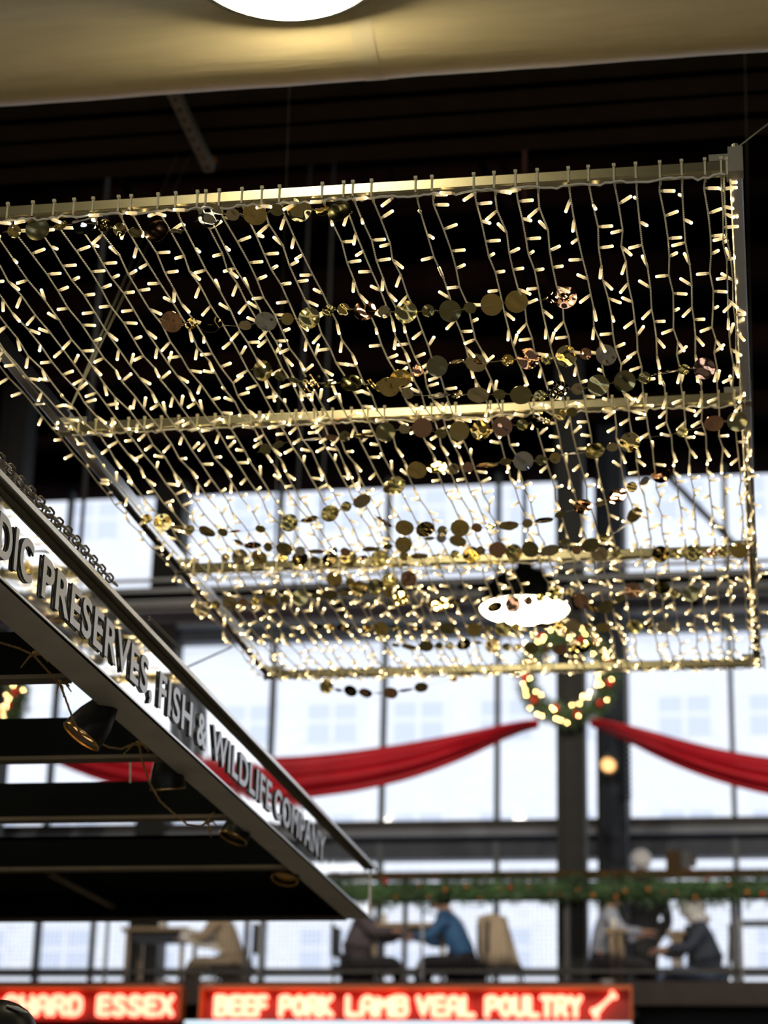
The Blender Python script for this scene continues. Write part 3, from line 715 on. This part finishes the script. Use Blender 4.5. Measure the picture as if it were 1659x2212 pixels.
# twine
tw = [(-25,1380),(0,1388),(40,1400),(72,1415),(95,1440),(118,1466),(130,1478),(140,1505),(158,1555),(172,1582),(190,1592),(205,1600),(235,1614),(262,1618),(285,1608),(300,1605),(306,1640),(322,1690),(345,1730),(380,1762),(405,1780),(432,1783),(447,1775)]
P = [atx(px, py, SX-.1) for px, py in tw]; t = empty('twine_garland', 'knotted brown twine looping along under the stall sign', 'twine', P[0])
fine = []
for i in range(len(P)-1):
    for k in range(6): fine.append(P[i].lerp(P[i+1], k/6)-P[0])
for ph in (0, 2.1, 4.2):
    q = MB(); q.tube([p+Vector((.0015*math.cos(i*1.1+ph), 0, .0015*math.sin(i*1.1+ph))) for i, p in enumerate(fine)], .0014, 5); q.build('strand', 'twine', t)
for px, py, dirs in ((75,1412,((-24,22),(-30,30),(28,18),(34,2))),(128,1474,((22,8),(26,20),(-6,24),(10,32))),(298,1606,((-22,12),(-30,22),(16,10),(24,18),(8,40))),(449,1775,((14,-20),(20,8),(2,26),(-12,8),(6,34)))):
    c = atx(px, py, SX-.1)-P[0]; q = MB(); q.sphere(c, .007, 8)
    for dx, dy in dirs:
        e = atx(px+dx, py+dy, SX-.1)-P[0]; m_ = (c+e)/2+Vector((0,.004,.008)); q.tube([c, m_, e], [.0028,.0025,.0015], 5)
    q.build('knot', 'twine', t)

# ------------------------------------------------------------------ wreaths and swags
def leafy(q, c, rad, n, R, ln=.05, mi=(0, 1)):
    c = Vector(c)
    for _ in range(n):
        d = Vector((R.gauss(0,1), R.gauss(0,1), R.gauss(0,1))).normalized(); b = c+d*rad*R.random()**.5
        e = b+(d+Vector((R.gauss(0,.5), R.gauss(0,.5), R.gauss(0,.5)))).normalized()*ln*R.uniform(.6,1.3)
        s = (e-b).cross(Vector((R.gauss(0,1), R.gauss(0,1), R.gauss(0,1)))).normalized()*.006
        q.add([b-s, b+s, e+s*.4, e-s*.4, (b+e)/2+s.cross(e-b).normalized()*.004], [(0,1,4),(1,2,4),(2,3,4),(3,0,4),(0,3,2,1)], R.choice(mi))
def wreath(pc, R0, lab, seed):
    R = random.Random(seed); c = pc; t = empty('christmas_wreath', lab, 'wreath', c)
    q = MB(); q.tube([(R0*math.cos(k*PI/16),0,R0*math.sin(k*PI/16)) for k in range(32)], .05, 8, closed=True)
    for k in range(64):
        an = 2*PI*k/64; leafy(q, (R0*math.cos(an),-.02,R0*math.sin(an)), .11, 90, R)
    q.build('foliage', ['foliage','foliage_pale'], t)
    for k in range(12):
        an = 2*PI*(k+R.random()*.6)/12; rr = R0+R.uniform(-.05,.05); b = MB(); b.sphere((rr*math.cos(an),-.13,rr*math.sin(an)), R.uniform(.03,.042), 12); b.build('bauble', R.choice(['bauble_red','bauble_red','bauble_orange']), t)
    for k in range(56):
        an = 2*PI*(k+R.random())/56; rr = R0+R.uniform(-.10,.11); b = MB(); b.sphere((rr*math.cos(an),-.17-R.random()*.03,rr*math.sin(an)), .0042, 6); b.build('fairy_light', 'wreath_light', t)
    return t
WY = COLY-.12
wreath(at(1226,1462,WY), 0.385, 'round green wreath with red baubles and lights on the black column', 3)
wreath(at(-38,1510,WY), 0.385, 'green wreath with red bauble partly cut off by left edge', 8)
def swag(xs, topy, boty, lab):
    n = 60; m_ = 28; q = MB(); g = []
    for i in range(n+1):
        px = xs[0]+(xs[-1]-xs[0])*i/n; ty = np.interp(px, xs, topy); by = np.interp(px, xs, boty)
        # smooth the control polygon
        w = (xs[-1]-xs[0])/n*2
        ty = sum(np.interp(px+d*w, xs, topy) for d in (-2,-1,0,1,2))/5; by = sum(np.interp(px+d*w, xs, boty) for d in (-2,-1,0,1,2))/5
        for j_ in range(m_+1):
            v = j_/m_; p = at(px, ty+(by-ty)*v, WY-.03)
            a_ = 1 if 0 < i < n else .4
            p = p+Vector((0, -.055*a_*abs(math.sin(v*PI*3.2+.3+i*.012))*(.4+.6*math.sin(PI*v))-.10*math.sin(PI*v)*a_, 0)); g.append(p)
    k = m_+1
    q.add(g, [(i*k+j_, i*k+j_+1, (i+1)*k+j_+1, (i+1)*k+j_) for i in range(n) for j_ in range(m_)])
    o = q.build('cloth_swag', 'swag_red'); md = o.modifiers.new('thickness', 'SOLIDIFY'); md.thickness = .006; tag(o, lab, 'swag')
xsL = [-30,60,150,300,450,570,690,830,950,1080,1165]; ttL = [1545,1572,1597,1622,1634,1638,1632,1614,1594,1567,1548]; bbL = [1560,1620,1668,1712,1732,1735,1724,1702,1666,1606,1560]
swag(xsL, ttL, bbL, 'wide red cloth swag hanging between the left wreath and the column wreath')
xsR = [1276,1345,1400,1460,1530,1590,1659,1750,1850,2000,2150,2300,2420]; ttR = [1547,1560,1577,1595,1613,1627,1637,1646,1650,1642,1620,1590,1560]; bbR = [1556,1600,1630,1657,1684,1703,1719,1735,1742,1730,1700,1650,1580]
swag(xsR, ttR, bbR, 'red cloth swag falling to right from the column wreath')
# little lamp on the blue column
p = at(1314,1652,21.35); spot(p, (-.1,-.8,-.45), 'small lit spotlight fixed on the dark blue column', 2.2, True, .1)
p = at(1350,1660,21.57); q = MB()
for k in range(14): q.tube([(p.x+.06*math.cos(a_*PI/6), p.y, p.z-.3+k*.055+.02*math.sin(a_*PI/6)) for a_ in range(12)], .010, 5, closed=True)
tag(q.build('coiled_cable', 'column_blue'), 'dark coiled cable on the right side of the blue column', 'cable')

# ------------------------------------------------------------------ balcony
RY = 19.0; zR = at(1300,1886,RY).z; zS = at(1100,2119,RY).z; zS2 = at(1100,2140,RY).z
bal = empty('balcony', 'upper seating balcony with dark mesh railing and wooden top rail', 'balcony', (0, RY, zS))
q = MB(); q.box((XL,0,zS2-zS-.12), (XR,FY-RY-.3,0)); q.build('slab', 'slab', bal, smooth=False)
q = MB(); q.box((XL,-.05,zR-zS-.035), (XR,.12,zR-zS+.018)); q.build('top_rail', 'wood_rail', bal, smooth=False)
zbr = at(1100,2098,RY).z-zS
q = MB(); q.box((XL,0,zbr-.012), (XR,.03,zbr+.012)); q.box((XL,0,zR-zS-.13), (XR,.03,zR-zS-.09)); q.build('bottom_rail', 'railing_steel', bal, smooth=False)
posts = [200, 545, 898, 1248, 1583]; xp = [at(px,2000,RY).x for px in posts]; st_ = (xp[-1]-xp[0])/4
allp = [xp[0]+st_*k for k in range(-4, 11)]
for x in allp:
    if XL < x < XR: q = MB(); q.box((x-.02,0,0), (x+.02,.05,zR-zS-.03)); q.build('post', 'railing_steel', bal, smooth=False)
for px in (563, 912, 1600, 232):
    x = at(px,2000,RY+.12).x; q = MB(); q.box((x-.012,.12,0), (x+.012,.15,zR-zS-.03)); q.build('stanchion', 'post_grey', bal, smooth=False)
for a, b in zip(allp[:-1], allp[1:]):
    if b < -8 or a > 5: continue
    q = MB(); n = int((b-a)/.04)
    for k in range(1, n): x = a+(b-a)*k/n; q.box((x-.0011,.012,zbr), (x+.0011,.0142,zR-zS-.1))
    m_ = int((zR-zS-.1-zbr)/.04)
    for k in range(1, m_): z = zbr+(zR-zS-.1-zbr)*k/m_; q.box((a,.0142,z-.0011), (b,.0164,z+.0011))
    q.build('mesh_panel', 'railing_steel', bal, smooth=False)
zdark = at(1500,2160,RY).z
sbox('wall_1', (at(1372,2150,RY).x,RY+.5,0), (XR,RY+.7,zS2-.12), 'black_steel')
sbox('wall_2', (XL,RY+.9,0), (at(1372,2150,RY).x,RY+1.1,zS2-.12), 'black_steel')
# evergreen garland on the top rail
R = random.Random(21); gl = empty('evergreen_garland', 'thick green pine garland with small red balls along the balcony rail', 'garland', (0,RY-.06,zR-.17))
q = MB(); x = at(250,1900,RY).x; x1 = at(2150,1900,RY).x; q.tube([(x,0,0),(x1,0,0)], .085, 8)
while x < x1:
    leafy(q, (x, R.uniform(-.06,.03), R.uniform(-.05,.05)+.02*math.sin(x*2.2)), .095, 60, R, .06); x += .03
q.build('foliage', ['foliage','foliage_pale'], gl)
for k in range(26):
    xx = at(800+k*35+R.uniform(-9,9),1900,RY).x; b = MB(); b.sphere((xx,-.13,R.uniform(-.09,.09)), R.uniform(.010,.024), 10); b.build('bauble', R.choice(['bauble_red','bauble_orange','bauble_orange']), gl)

# ------------------------------------------------------------------ furniture on the balcony
def table(pxl, pxr, pyt, Y, lab, depth=.6):
    a = at(pxl, pyt, Y); b = at(pxr, pyt, Y); t = empty('high_table', lab, 'table', (a.x, Y, zS)); w = b.x-a.x; h = a.z-zS
    q = MB(); q.box((0,0,h-.035), (w,depth,h)); q.build('table_top', 'wood_table', t, smooth=False)
    for x in (.04, w-.08):
        for y in (.03, depth-.07):
            q = MB(); q.box((x,y,0), (x+.04,y+.04,h-.035)); q.build('leg', 'wood_table', t, smooth=False)
    q = MB(); q.box((.06,.05,h-.09), (w-.06,depth-.05,h-.035)); q.build('apron', 'trouser_dark', t, smooth=False)
    return t
table(262, 405, 2003, RY+2.3, 'wooden balcony table with grey object on it, left of the picture')
table(795, 968, 1993, RY+2.3, 'wooden balcony table in front of the person in blue')
table(1308, 1352, 2006, RY+2.0, 'small wooden table left of the person in black', .4)
table(1440, 1480, 2010, RY+2.4, 'small table between black-dressed person and hooded person', .4)
def chair(px, Y, rz, lab, seat=.45, m='trouser_dark'):
    p = at(px, 2050, Y); t = empty('chair', lab, 'chair', (p.x, Y, zS), rz)
    q = MB(); q.box((-.21,-.21,seat-.03), (.21,.21,seat)); q.build('seat', m, t, smooth=False)
    q = MB(); n = 8
    for k in range(n):
        u0 = -.2+.4*k/n; u1 = -.2+.4*(k+1)/n; c0 = -.20-.03*(1-(u0/.2)**2); c1 = -.20-.03*(1-(u1/.2)**2)
        q.add([(u0,c0,seat+.12),(u1,c1,seat+.12),(u1,c1,seat+.42),(u0,c0,seat+.42),(u0,c0-.02,seat+.12),(u1,c1-.02,seat+.12),(u1,c1-.02,seat+.42),(u0,c0-.02,seat+.42)], [(0,1,2,3),(7,6,5,4),(0,4,5,1),(3,2,6,7),(0,3,7,4),(1,5,6,2)])
    q.build('backrest', m, t)
    for sx in (-1,1):
        for sy in (-1,1):
            q = MB(); q.tube([(sx*.18,sy*.18,seat-.03),(sx*.20,sy*.21,0)], .012, 6); q.build('leg', 'railing_steel', t)
        q = MB(); q.tube([(sx*.18,-.19,seat-.03),(sx*.18,-.22,seat+.4)], .012, 6); q.build('back_post', 'railing_steel', t)
    return t
chair(1012, RY+2.3, PI/2, 'dark chair under the person in the blue jacket')
chair(1085, RY+2.4, -PI/2, 'dark chair behind the blue-jacket person, with a beige coat over it')
chair(770, RY+2.4, -PI/2, 'dark chair at left end of table, under the person in plum')
chair(1530, RY+2.6, PI/2, 'dark chair under the hooded person at right')
chair(1296, RY+2.4, -PI/2, 'dark chair under the pale-blue shirt person')
chair(512, RY+2.4, PI/2, 'dark chair under the person in beige at left')
# beige coat draped over the chair back
p = at(1062, 1975, RY+2.2); q = MB(); n = 18; g = []
for i in range(n+1):
    for j_ in range(13):
        v = j_/12; u = i/n-.5; wdt = .26+.10*v; g.append((p.x+u*wdt*1.1+.10*v, p.y+.03*math.sin(u*13+v*3)*(.3+v*.7)-.06*math.cos(u*PI), p.z-.52*v-.05*abs(u)))
q.add(g, [(i*13+j_, i*13+j_+1, (i+1)*13+j_+1, (i+1)*13+j_) for i in range(n) for j_ in range(12)])
o = q.build('coat', 'coat_beige'); md = o.modifiers.new('t', 'SOLIDIFY'); md.thickness = .02; tag(o, 'beige coat draped over a chair behind the blue-jacket person', 'coat')

# ------------------------------------------------------------------ people
def skin_mesh(name, verts, edges, rads, m, parent, root=0, sub=1):
    me = bpy.data.meshes.new(name); me.from_pydata(verts, edges, []); o = bpy.data.objects.new(name, me); C.objects.link(o)
    md = o.modifiers.new('skin', 'SKIN'); md.use_smooth_shade = True
    for i, v in enumerate(me.skin_vertices[0].data):
        v.radius = rads[i] if isinstance(rads[i], tuple) else (rads[i], rads[i]); v.use_root = (i == root)
    sb = o.modifiers.new('sub', 'SUBSURF'); sb.levels = sub; sb.render_levels = sub
    dg = bpy.context.evaluated_depsgraph_get(); dg.update(); m2 = bpy.data.meshes.new_from_object(o.evaluated_get(dg)); m2.name = name
    bpy.data.objects.remove(o); bpy.data.meshes.remove(me); m2.materials.clear(); m2.materials.append(M[m])
    m2.polygons.foreach_set('use_smooth', [True]*len(m2.polygons)); m2.polygons.foreach_set('material_index', [0]*len(m2.polygons))
    o2 = bpy.data.objects.new(name, m2); C.objects.link(o2); o2.parent = parent; return o2
def person(loc, rz, lab, top, legs, head, hair, pose='sit', lean=.15, nod=.1, skin='skin', seat=.5, hands=((-.16,.42),(.16,.42)), hz=.32, long_coat=False):
    """local frame: faces +Y; seat height or standing hip height"""
    t = empty('person', lab, 'person', loc, rz)
    hip = seat if pose == 'sit' else .93
    sp = lambda d: Vector((0, math.sin(lean)*d, hip+math.cos(lean)*d))
    pel = Vector((0,0,hip)); ab = sp(.18); ch = sp(.38); nb = sp(.50); nk = sp(.56)
    hd = nk+Vector((0, .02+math.sin(lean+nod)*.07, .09)); tp = hd+Vector((0, math.sin(nod)*.05-.01, .09)); chin = nk+Vector((0,.06+nod*.08,.045))
    V = [pel, ab, ch, nb, nk, hd, tp, chin]; E = [(0,1),(1,2),(2,3),(3,4),(4,5),(5,6),(5,7)]
    Rr = [(.145,.11),(.135,.10),(.155,.105),(.085,.07),(.052,.052),(.078,.092),(.062,.07),(.036,.036)]
    nose = hd+Vector((0,.112,-.015)); V.append(nose); E.append((5,8)); Rr.append(.014)
    jv = [Vector(v) for v in V]; limb = {}
    for s in (-1, 1):
        sh = nb+Vector((s*.175,0,-.03)); hx, hy = hands[0 if s < 0 else 1]
        wr = Vector((hx, hy, hip+hz)); el = (sh+wr)/2+Vector((s*.09,-.05,-.10)); b = len(V)
        V += [sh, el, wr]; E += [(2,b),(b,b+1),(b+1,b+2)]; Rr += [.058,.042,.028]
        d = (wr-el).normalized(); palm = wr+d*.06; V.append(palm); E.append((b+2,b+3)); Rr.append((.034,.016))
        side = d.cross(Vector((0,0,1))).normalized()
        for k, ln in enumerate((.066,.075,.07,.055)):
            f0 = palm+side*(k-1.5)*.018+d*.025; f1 = f0+d*ln*.55+Vector((0,0,-.008)); f2 = f1+d*ln*.35+Vector((0,0,-.02)); i0 = len(V)
            V += [f0,f1,f2]; E += [(b+3,i0),(i0,i0+1),(i0+1,i0+2)]; Rr += [.0085,.008,.006]
        th = wr+d*.03-side*s*.03; i0 = len(V); V += [th, th+d*.035-side*s*.012]; E += [(b+2,i0),(i0,i0+1)]; Rr += [.010,.008]
        if pose == 'sit': kn = Vector((s*.13,.43,hip+.02)); an_ = Vector((s*.13,.42+.05,.09)); toe = an_+Vector((0,.15,-.05))
        else: kn = Vector((s*.10,.03,.50)); an_ = Vector((s*.11,0,.08)); toe = an_+Vector((0,.15,-.045))
        hp = Vector((s*.10,.02,hip-.02)); i0 = len(V); V += [hp,kn,an_,toe]; E += [(0,i0),(i0,i0+1),(i0+1,i0+2),(i0+2,i0+3)]; Rr += [.088,.058,.038,.032]
        limb[s] = (sh, el, wr, hp, kn, an_, toe)
    skin_mesh('body', [tuple(v) for v in V], E, Rr, skin, t)
    # jacket
    JV = [pel+Vector((0,0,.02)), ab, ch, nb+Vector((0,0,-.01))]; JE = [(0,1),(1,2),(2,3)]; JR = [(.185,.145),(.17,.135),(.185,.135),(.10,.09)]
    for s in (-1, 1):
        sh, el, wr = limb[s][:3]; i0 = len(JV); JV += [sh, el, el.lerp(wr,.9)]; JE += [(2,i0),(i0,i0+1),(i0+1,i0+2)]; JR += [.080,.064,.048]
    if long_coat: JV.append(pel+Vector((0,-.03,-.35 if pose != 'sit' else -.22))); JE.append((0,len(JV)-1)); JR.append((.20,.17))
    skin_mesh('jacket', [tuple(v) for v in JV], JE, JR, top, t)
    TV = [pel]; TE = []; TR = [(.16,.125)]
    for s in (-1, 1):
        hp, kn, an_ = limb[s][3:6]; i0 = len(TV); TV += [hp, kn, kn.lerp(an_,.92)]; TE += [(0,i0),(i0,i0+1),(i0+1,i0+2)]; TR += [.100,.074,.056]
    skin_mesh('trousers', [tuple(v) for v in TV], TE, TR, legs, t)
    for s in (-1, 1):
        an_, toe = limb[s][5:7]; q = MB(); q.tube([an_+Vector((0,-.04,.02)), an_+Vector((0,.02,-.02)), toe, toe+Vector((0,.04,0))], [.045,.05,.042,.02], 10); q.build('shoe', 'coat_black', t)
    q = MB(); c = (hd+tp)/2+Vector((0,-.022,.012))
    if head == 'hood':
        q.sphere(c, .132, 18, 0, (.95,1.05,1.1)); q.sphere(nk+Vector((0,-.03,.02)), .12, 16, 0, (1.1,1,.6)); q.build('hood', hair, t)
    elif head == 'cap':
        q.sphere(c+Vector((0,-.005,.02)), .120, 18, 0, (.95,1.05,.95)); q.build('knit_hat', hair, t)
    else:
        q.sphere(c+Vector((0,-.012,.012)), .116, 18, 0, (.92,1.0,1.0)); 
        if head == 'long': q.tube([c+Vector((0,-.05,0)), c+Vector((0,-.09,-.12)), c+Vector((0,-.09,-.26))], [.09,.085,.04], 10)
        q.build('hair', hair, t)
    for s in (-1, 1):
        q = MB(); q.sphere(hd+Vector((s*.032,.088,.018)), .012, 8); q.build('eye', 'eye', t)
        q = MB(); q.sphere(hd+Vector((s*.086,0,.0)), .026, 8, 0, (.4,.7,1)); q.build('ear', skin, t)
    q = MB(); q.sphere(hd+Vector((0,.094,-.048)), .018, 8, 0, (1.2,.4,.3)); q.build('mouth', 'bauble_red' if False else skin, t)
    return t
def pl(px, Y): p = at(px, 2030, Y); return (p.x, Y, zS)
person(pl(1010,RY+2.3), PI/2-.1, 'person in bright blue jacket leaning over the balcony table', 'coat_blue', 'trouser_dark', 'hair', 'hair_dark', lean=.40, nod=.5, seat=.47, hands=((-.1,.55),(.14,.5)), hz=.26)
person(pl(772,RY+2.4), -PI/2, 'person in plum coat seated at left end of the balcony table', 'coat_plum', 'trouser_dark', 'long', 'hair_auburn', lean=.15, nod=.3, seat=.47, long_coat=True)
person(pl(1386,RY+3.2), .25, 'person in black coat and white knit hat, head above the garland', 'coat_black', 'coat_black', 'cap', 'knit_white', pose='stand', lean=-.03, nod=.1, skin='skin_dark', hands=((-.22,.12),(.22,.15)), hz=-.05, long_coat=True)
person(pl(1530,RY+2.6), PI/2+.3, 'seated person in navy coat with pale hood at right', 'coat_navy', 'denim', 'hood', 'knit_white', lean=.22, nod=.25, seat=.38, hands=((-.12,.48),(.14,.45)), hz=.24, long_coat=True)
person(pl(1296,RY+2.4), -PI/2+.2, 'seated auburn-haired person in pale blue shirt beside the black column', 'shirt_pale', 'trouser_dark', 'hair', 'hair_auburn', lean=.15, nod=.2, seat=.47)
person(pl(512,RY+2.4), PI/2, 'seated person in beige jacket at the left balcony table', 'coat_beige', 'coat_beige', 'hair', 'hair_dark', lean=.35, nod=.3, seat=.47, hands=((-.12,.5),(.12,.5)), hz=.26)
# bag, papers, cup
p = at(1440,1888,RY+.05); t = empty('paper_bag', 'brown kraft paper bag with white side standing on the balcony rail', 'bag', (p.x, RY-.02, zR+.02))
w_ = at(1472,1888,RY).x-p.x; hgt = at(1450,1842,RY).z-zR
q = MB(); q.box((0,0,0), (w_,.12,hgt), 0)
q.add([(w_+.001,0,0),(w_+.09,.06,0),(w_+.07,.06,hgt*1.06),(w_+.001,0,hgt),(w_+.001,.12,0),(w_+.001,.12,hgt)], [(0,1,2,3),(1,4,5,2),(3,2,5),(0,4,1)], 1)
q.build('body', ['kraft','paper_white'], t, smooth=False)
for s in (.0, .10):
    q = MB(); q.tube([(w_*.15,s,hgt*.98),(w_*.25,s,hgt*1.35),(w_*.6,s,hgt*1.4),(w_*.75,s,hgt*1.0)], .004, 6); q.build('handle', 'paper_white', t)
def sheet(px, py, Y, rz, s, m, lab, tilt=.2):
    p = at(px, py, Y); q = MB(); q.box((-.15*s,-.1*s,0), (.15*s,.1*s,.004)); o = q.build('menu_sheet', m, smooth=False, loc=(p.x, Y, p.z)); o.rotation_euler = (tilt,.25,rz); tag(o, lab, 'paper')
sheet(955, 1980, RY+2.4, .1, 1.5, 'paper_blue', 'pale blue paper held above the table by blue-jacket person')
sheet(440, 2030, RY+2.3, .3, 1.6, 'paper_white', 'white slanted panel beside the left balcony table', .6)
for px, py, Y, lab in ((1325,1996,RY+2.1,'white cup on small table left of black-coated person'),(830,1985,RY+2.4,'white cup on balcony table of the blue-jacket person'),(350,1996,RY+2.4,'white bowl on the left balcony table'),(1497,1862,RY+.0,'small white cup on balcony rail right of the paper bag')):
    p = at(px, py, Y); q = MB(); q.lathe([(0,0),(.028,0),(.036,.09),(.033,.09),(.026,.006),(0,.006)], 20); tag(q.build('cup', 'paper_white', loc=p-Vector((0,0,.04))), lab, 'cup')

# ------------------------------------------------------------------ neon sign
ST = {
 'B': [[(0,0),(0,1)],[(0,1),(.45,1),(.6,.9),(.6,.65),(.45,.55),(0,.55)],[(.45,.55),(.64,.42),(.64,.15),(.5,0),(0,0)]],
 'E': [[(.55,1),(0,1),(0,0),(.55,0)],[(0,.52),(.5,.52)]], 'F': [[(.55,1),(0,1),(0,0)],[(0,.52),(.5,.52)]],
 'P': [[(0,0),(0,1),(.45,1),(.6,.88),(.6,.6),(.45,.47),(0,.47)]], 'O': [[(.3,1),(.08,.88),(0,.6),(0,.4),(.08,.12),(.3,0),(.52,.12),(.6,.4),(.6,.6),(.52,.88),(.3,1)]],
 'R': [[(0,0),(0,1),(.45,1),(.6,.88),(.6,.62),(.45,.5),(0,.5)],[(.3,.5),(.62,0)]], 'K': [[(0,0),(0,1)],[(.58,1),(.05,.48),(.62,0)]],
 'L': [[(0,1),(0,0),(.52,0)]], 'A': [[(0,0),(0,.7),(.1,.93),(.3,1),(.5,.93),(.6,.7),(.6,0)],[(0,.4),(.6,.4)]],
 'M': [[(0,0),(0,1),(.32,.5),(.64,1),(.64,0)]], 'V': [[(0,1),(.3,0),(.6,1)]], 'U': [[(0,1),(0,.25),(.1,.06),(.3,0),(.5,.06),(.6,.25),(.6,1)]],
 'T': [[(0,1),(.6,1)],[(.3,1),(.3,0)]], 'Y': [[(0,1),(.3,.5),(.6,1)],[(.3,.5),(.3,0)]],
 'C': [[(.58,.85),(.42,1),(.15,1),(0,.8),(0,.2),(.15,0),(.42,0),(.58,.15)]], 'H': [[(0,0),(0,1)],[(.58,0),(.58,1)],[(0,.5),(.58,.5)]],
 'D': [[(0,0),(0,1),(.35,1),(.56,.85),(.6,.5),(.56,.15),(.35,0),(0,0)]], 'S': [[(.56,.88),(.4,1),(.15,1),(.02,.85),(.05,.65),(.5,.4),(.58,.2),(.42,0),(.15,0),(.0,.12)]],
 'X': [[(0,1),(.6,0)],[(.6,1),(0,0)]] }
NY = RY-.35
nz = lambda py: at(829, py, NY).z
nzt, nz1, nz0 = nz(2131), nz(2150), nz(2198)
def neon(pxl, pxr, words, lab, bone=False):
    xl = at(pxl, 2170, NY).x; xr = at(pxr, 2170, NY).x
    t = empty('neon_sign', lab, 'sign', (xl, NY, nz(2207)))
    oz = nz(2207)
    q = MB(); q.box((0,.03,-.0), (xr-xl,.07,nzt-oz)); q.build('back_panel', 'neon_panel', t, smooth=False)
    q = MB(); q.box((-.01,-.10,nz(2140)-oz), (xr-xl+.01,.07,nzt-oz)); q.box((xr-xl,-.09,0), (xr-xl+.02,.07,nzt-oz)); q.box((.3,.07,nzt-oz-.1), (.36,.355,nzt-oz-.04)); q.box((xr-xl-.36,.07,nzt-oz-.1), (xr-xl-.3,.355,nzt-oz-.04)); q.box((-.02,-.09,0), (0,.07,nzt-oz)); q.build('casing', 'neon_edge', t, smooth=False)
    for wd_, a, b in words:
        xa = at(a, 2170, NY).x-xl; xb_ = at(b, 2170, NY).x-xl
        ws = [max(p[0] for s in ST[c] for p in s) for c in wd_]; gap = .30; tot = sum(ws)+gap*(len(wd_)-1); sc = (xb_-xa-.06)/tot; x = xa+.03
        for c, w in zip(wd_, ws):
            q = MB()
            for s in ST[c]:
                pts = []
                for u, v in zip(s[:-1], s[1:]):
                    for k in range(4): pts.append((u[0]+(v[0]-u[0])*k/4, u[1]+(v[1]-u[1])*k/4))
                pts.append(s[-1]); P_ = [(x+p[0]*sc, -.01, nz0-oz+.02+p[1]*(nz1-nz0-.04)) for p in pts]
                q.tube(P_, .0240, 8); q.sphere(P_[0], .0240, 8); q.sphere(P_[-1], .0240, 8)
            q.build('neon_letter', 'neon_tube', t); x += (w+gap)*sc
    if bone:
        a = Vector((at(1283,2190,NY).x-xl, -.01, at(1283,2190,NY).z-oz)); b = Vector((at(1325,2150,NY).x-xl, -.01, at(1325,2150,NY).z-oz)); q = MB()
        q.tube([a, a.lerp(b,.25), a.lerp(b,.5), a.lerp(b,.75), b], [.03,.027,.017,.018,.020], 10); q.sphere(a+Vector((0,0,.02)), .030, 10); q.sphere(a+Vector((.02,0,-.02)), .026, 10); q.sphere(b+Vector((.012,0,-.012)), .024, 10); q.sphere(b+Vector((-.01,0,.015)), .022, 10)
        q.build('neon_bone', 'neon_tube', t)
    return t
neon(-95, 392, (('OR',-84,-4),('CHARD',6,182),('ESSEX',207,379)), 'red neon sign with the words CHARD ESSEX glowing at lower left')
neon(440, 1362, (('BEEF',461,582),('PORK',600,724),('LAMB',744,886),('VEAL',896,1030),('POULTRY',1045,1261)), 'long red neon sign reading BEEF PORK LAMB VEAL POULTRY with bone shape', True)
q = MB(); a = at(400,2210,NY-.25); b = at(1364,2210,NY-.25); t = empty('display_case_light', 'pale bluish fluorescent tube along the bottom under the neon words', 'lamp', a)
q.tube([(0,0,0),(b.x-a.x,0,0)], .022, 10); q.build('tube', 'case_tube', t)
q = MB(); q.box((-.02,-.03,-.07), (b.x-a.x+.02,.04,-.025)); q.build('fitting', 'case_frame', t, smooth=False)
# things standing on the slab edge above the sign
for px, lab in ((352,'small pale dish on balcony edge above neon sign, left of centre'),(455,'small pale dish on balcony edge above start of the BEEF sign'),(1312,'small pale block on balcony edge above the bone of the neon sign')):
    p = at(px, 2124, RY-.1); q = MB(); q.lathe([(0,0),(.05,0),(.07,.03),(.075,.045),(.05,.05),(0,.052)], 20); tag(q.build('dish', 'knit_grey', loc=p-Vector((0,0,.02))), lab, 'dish')
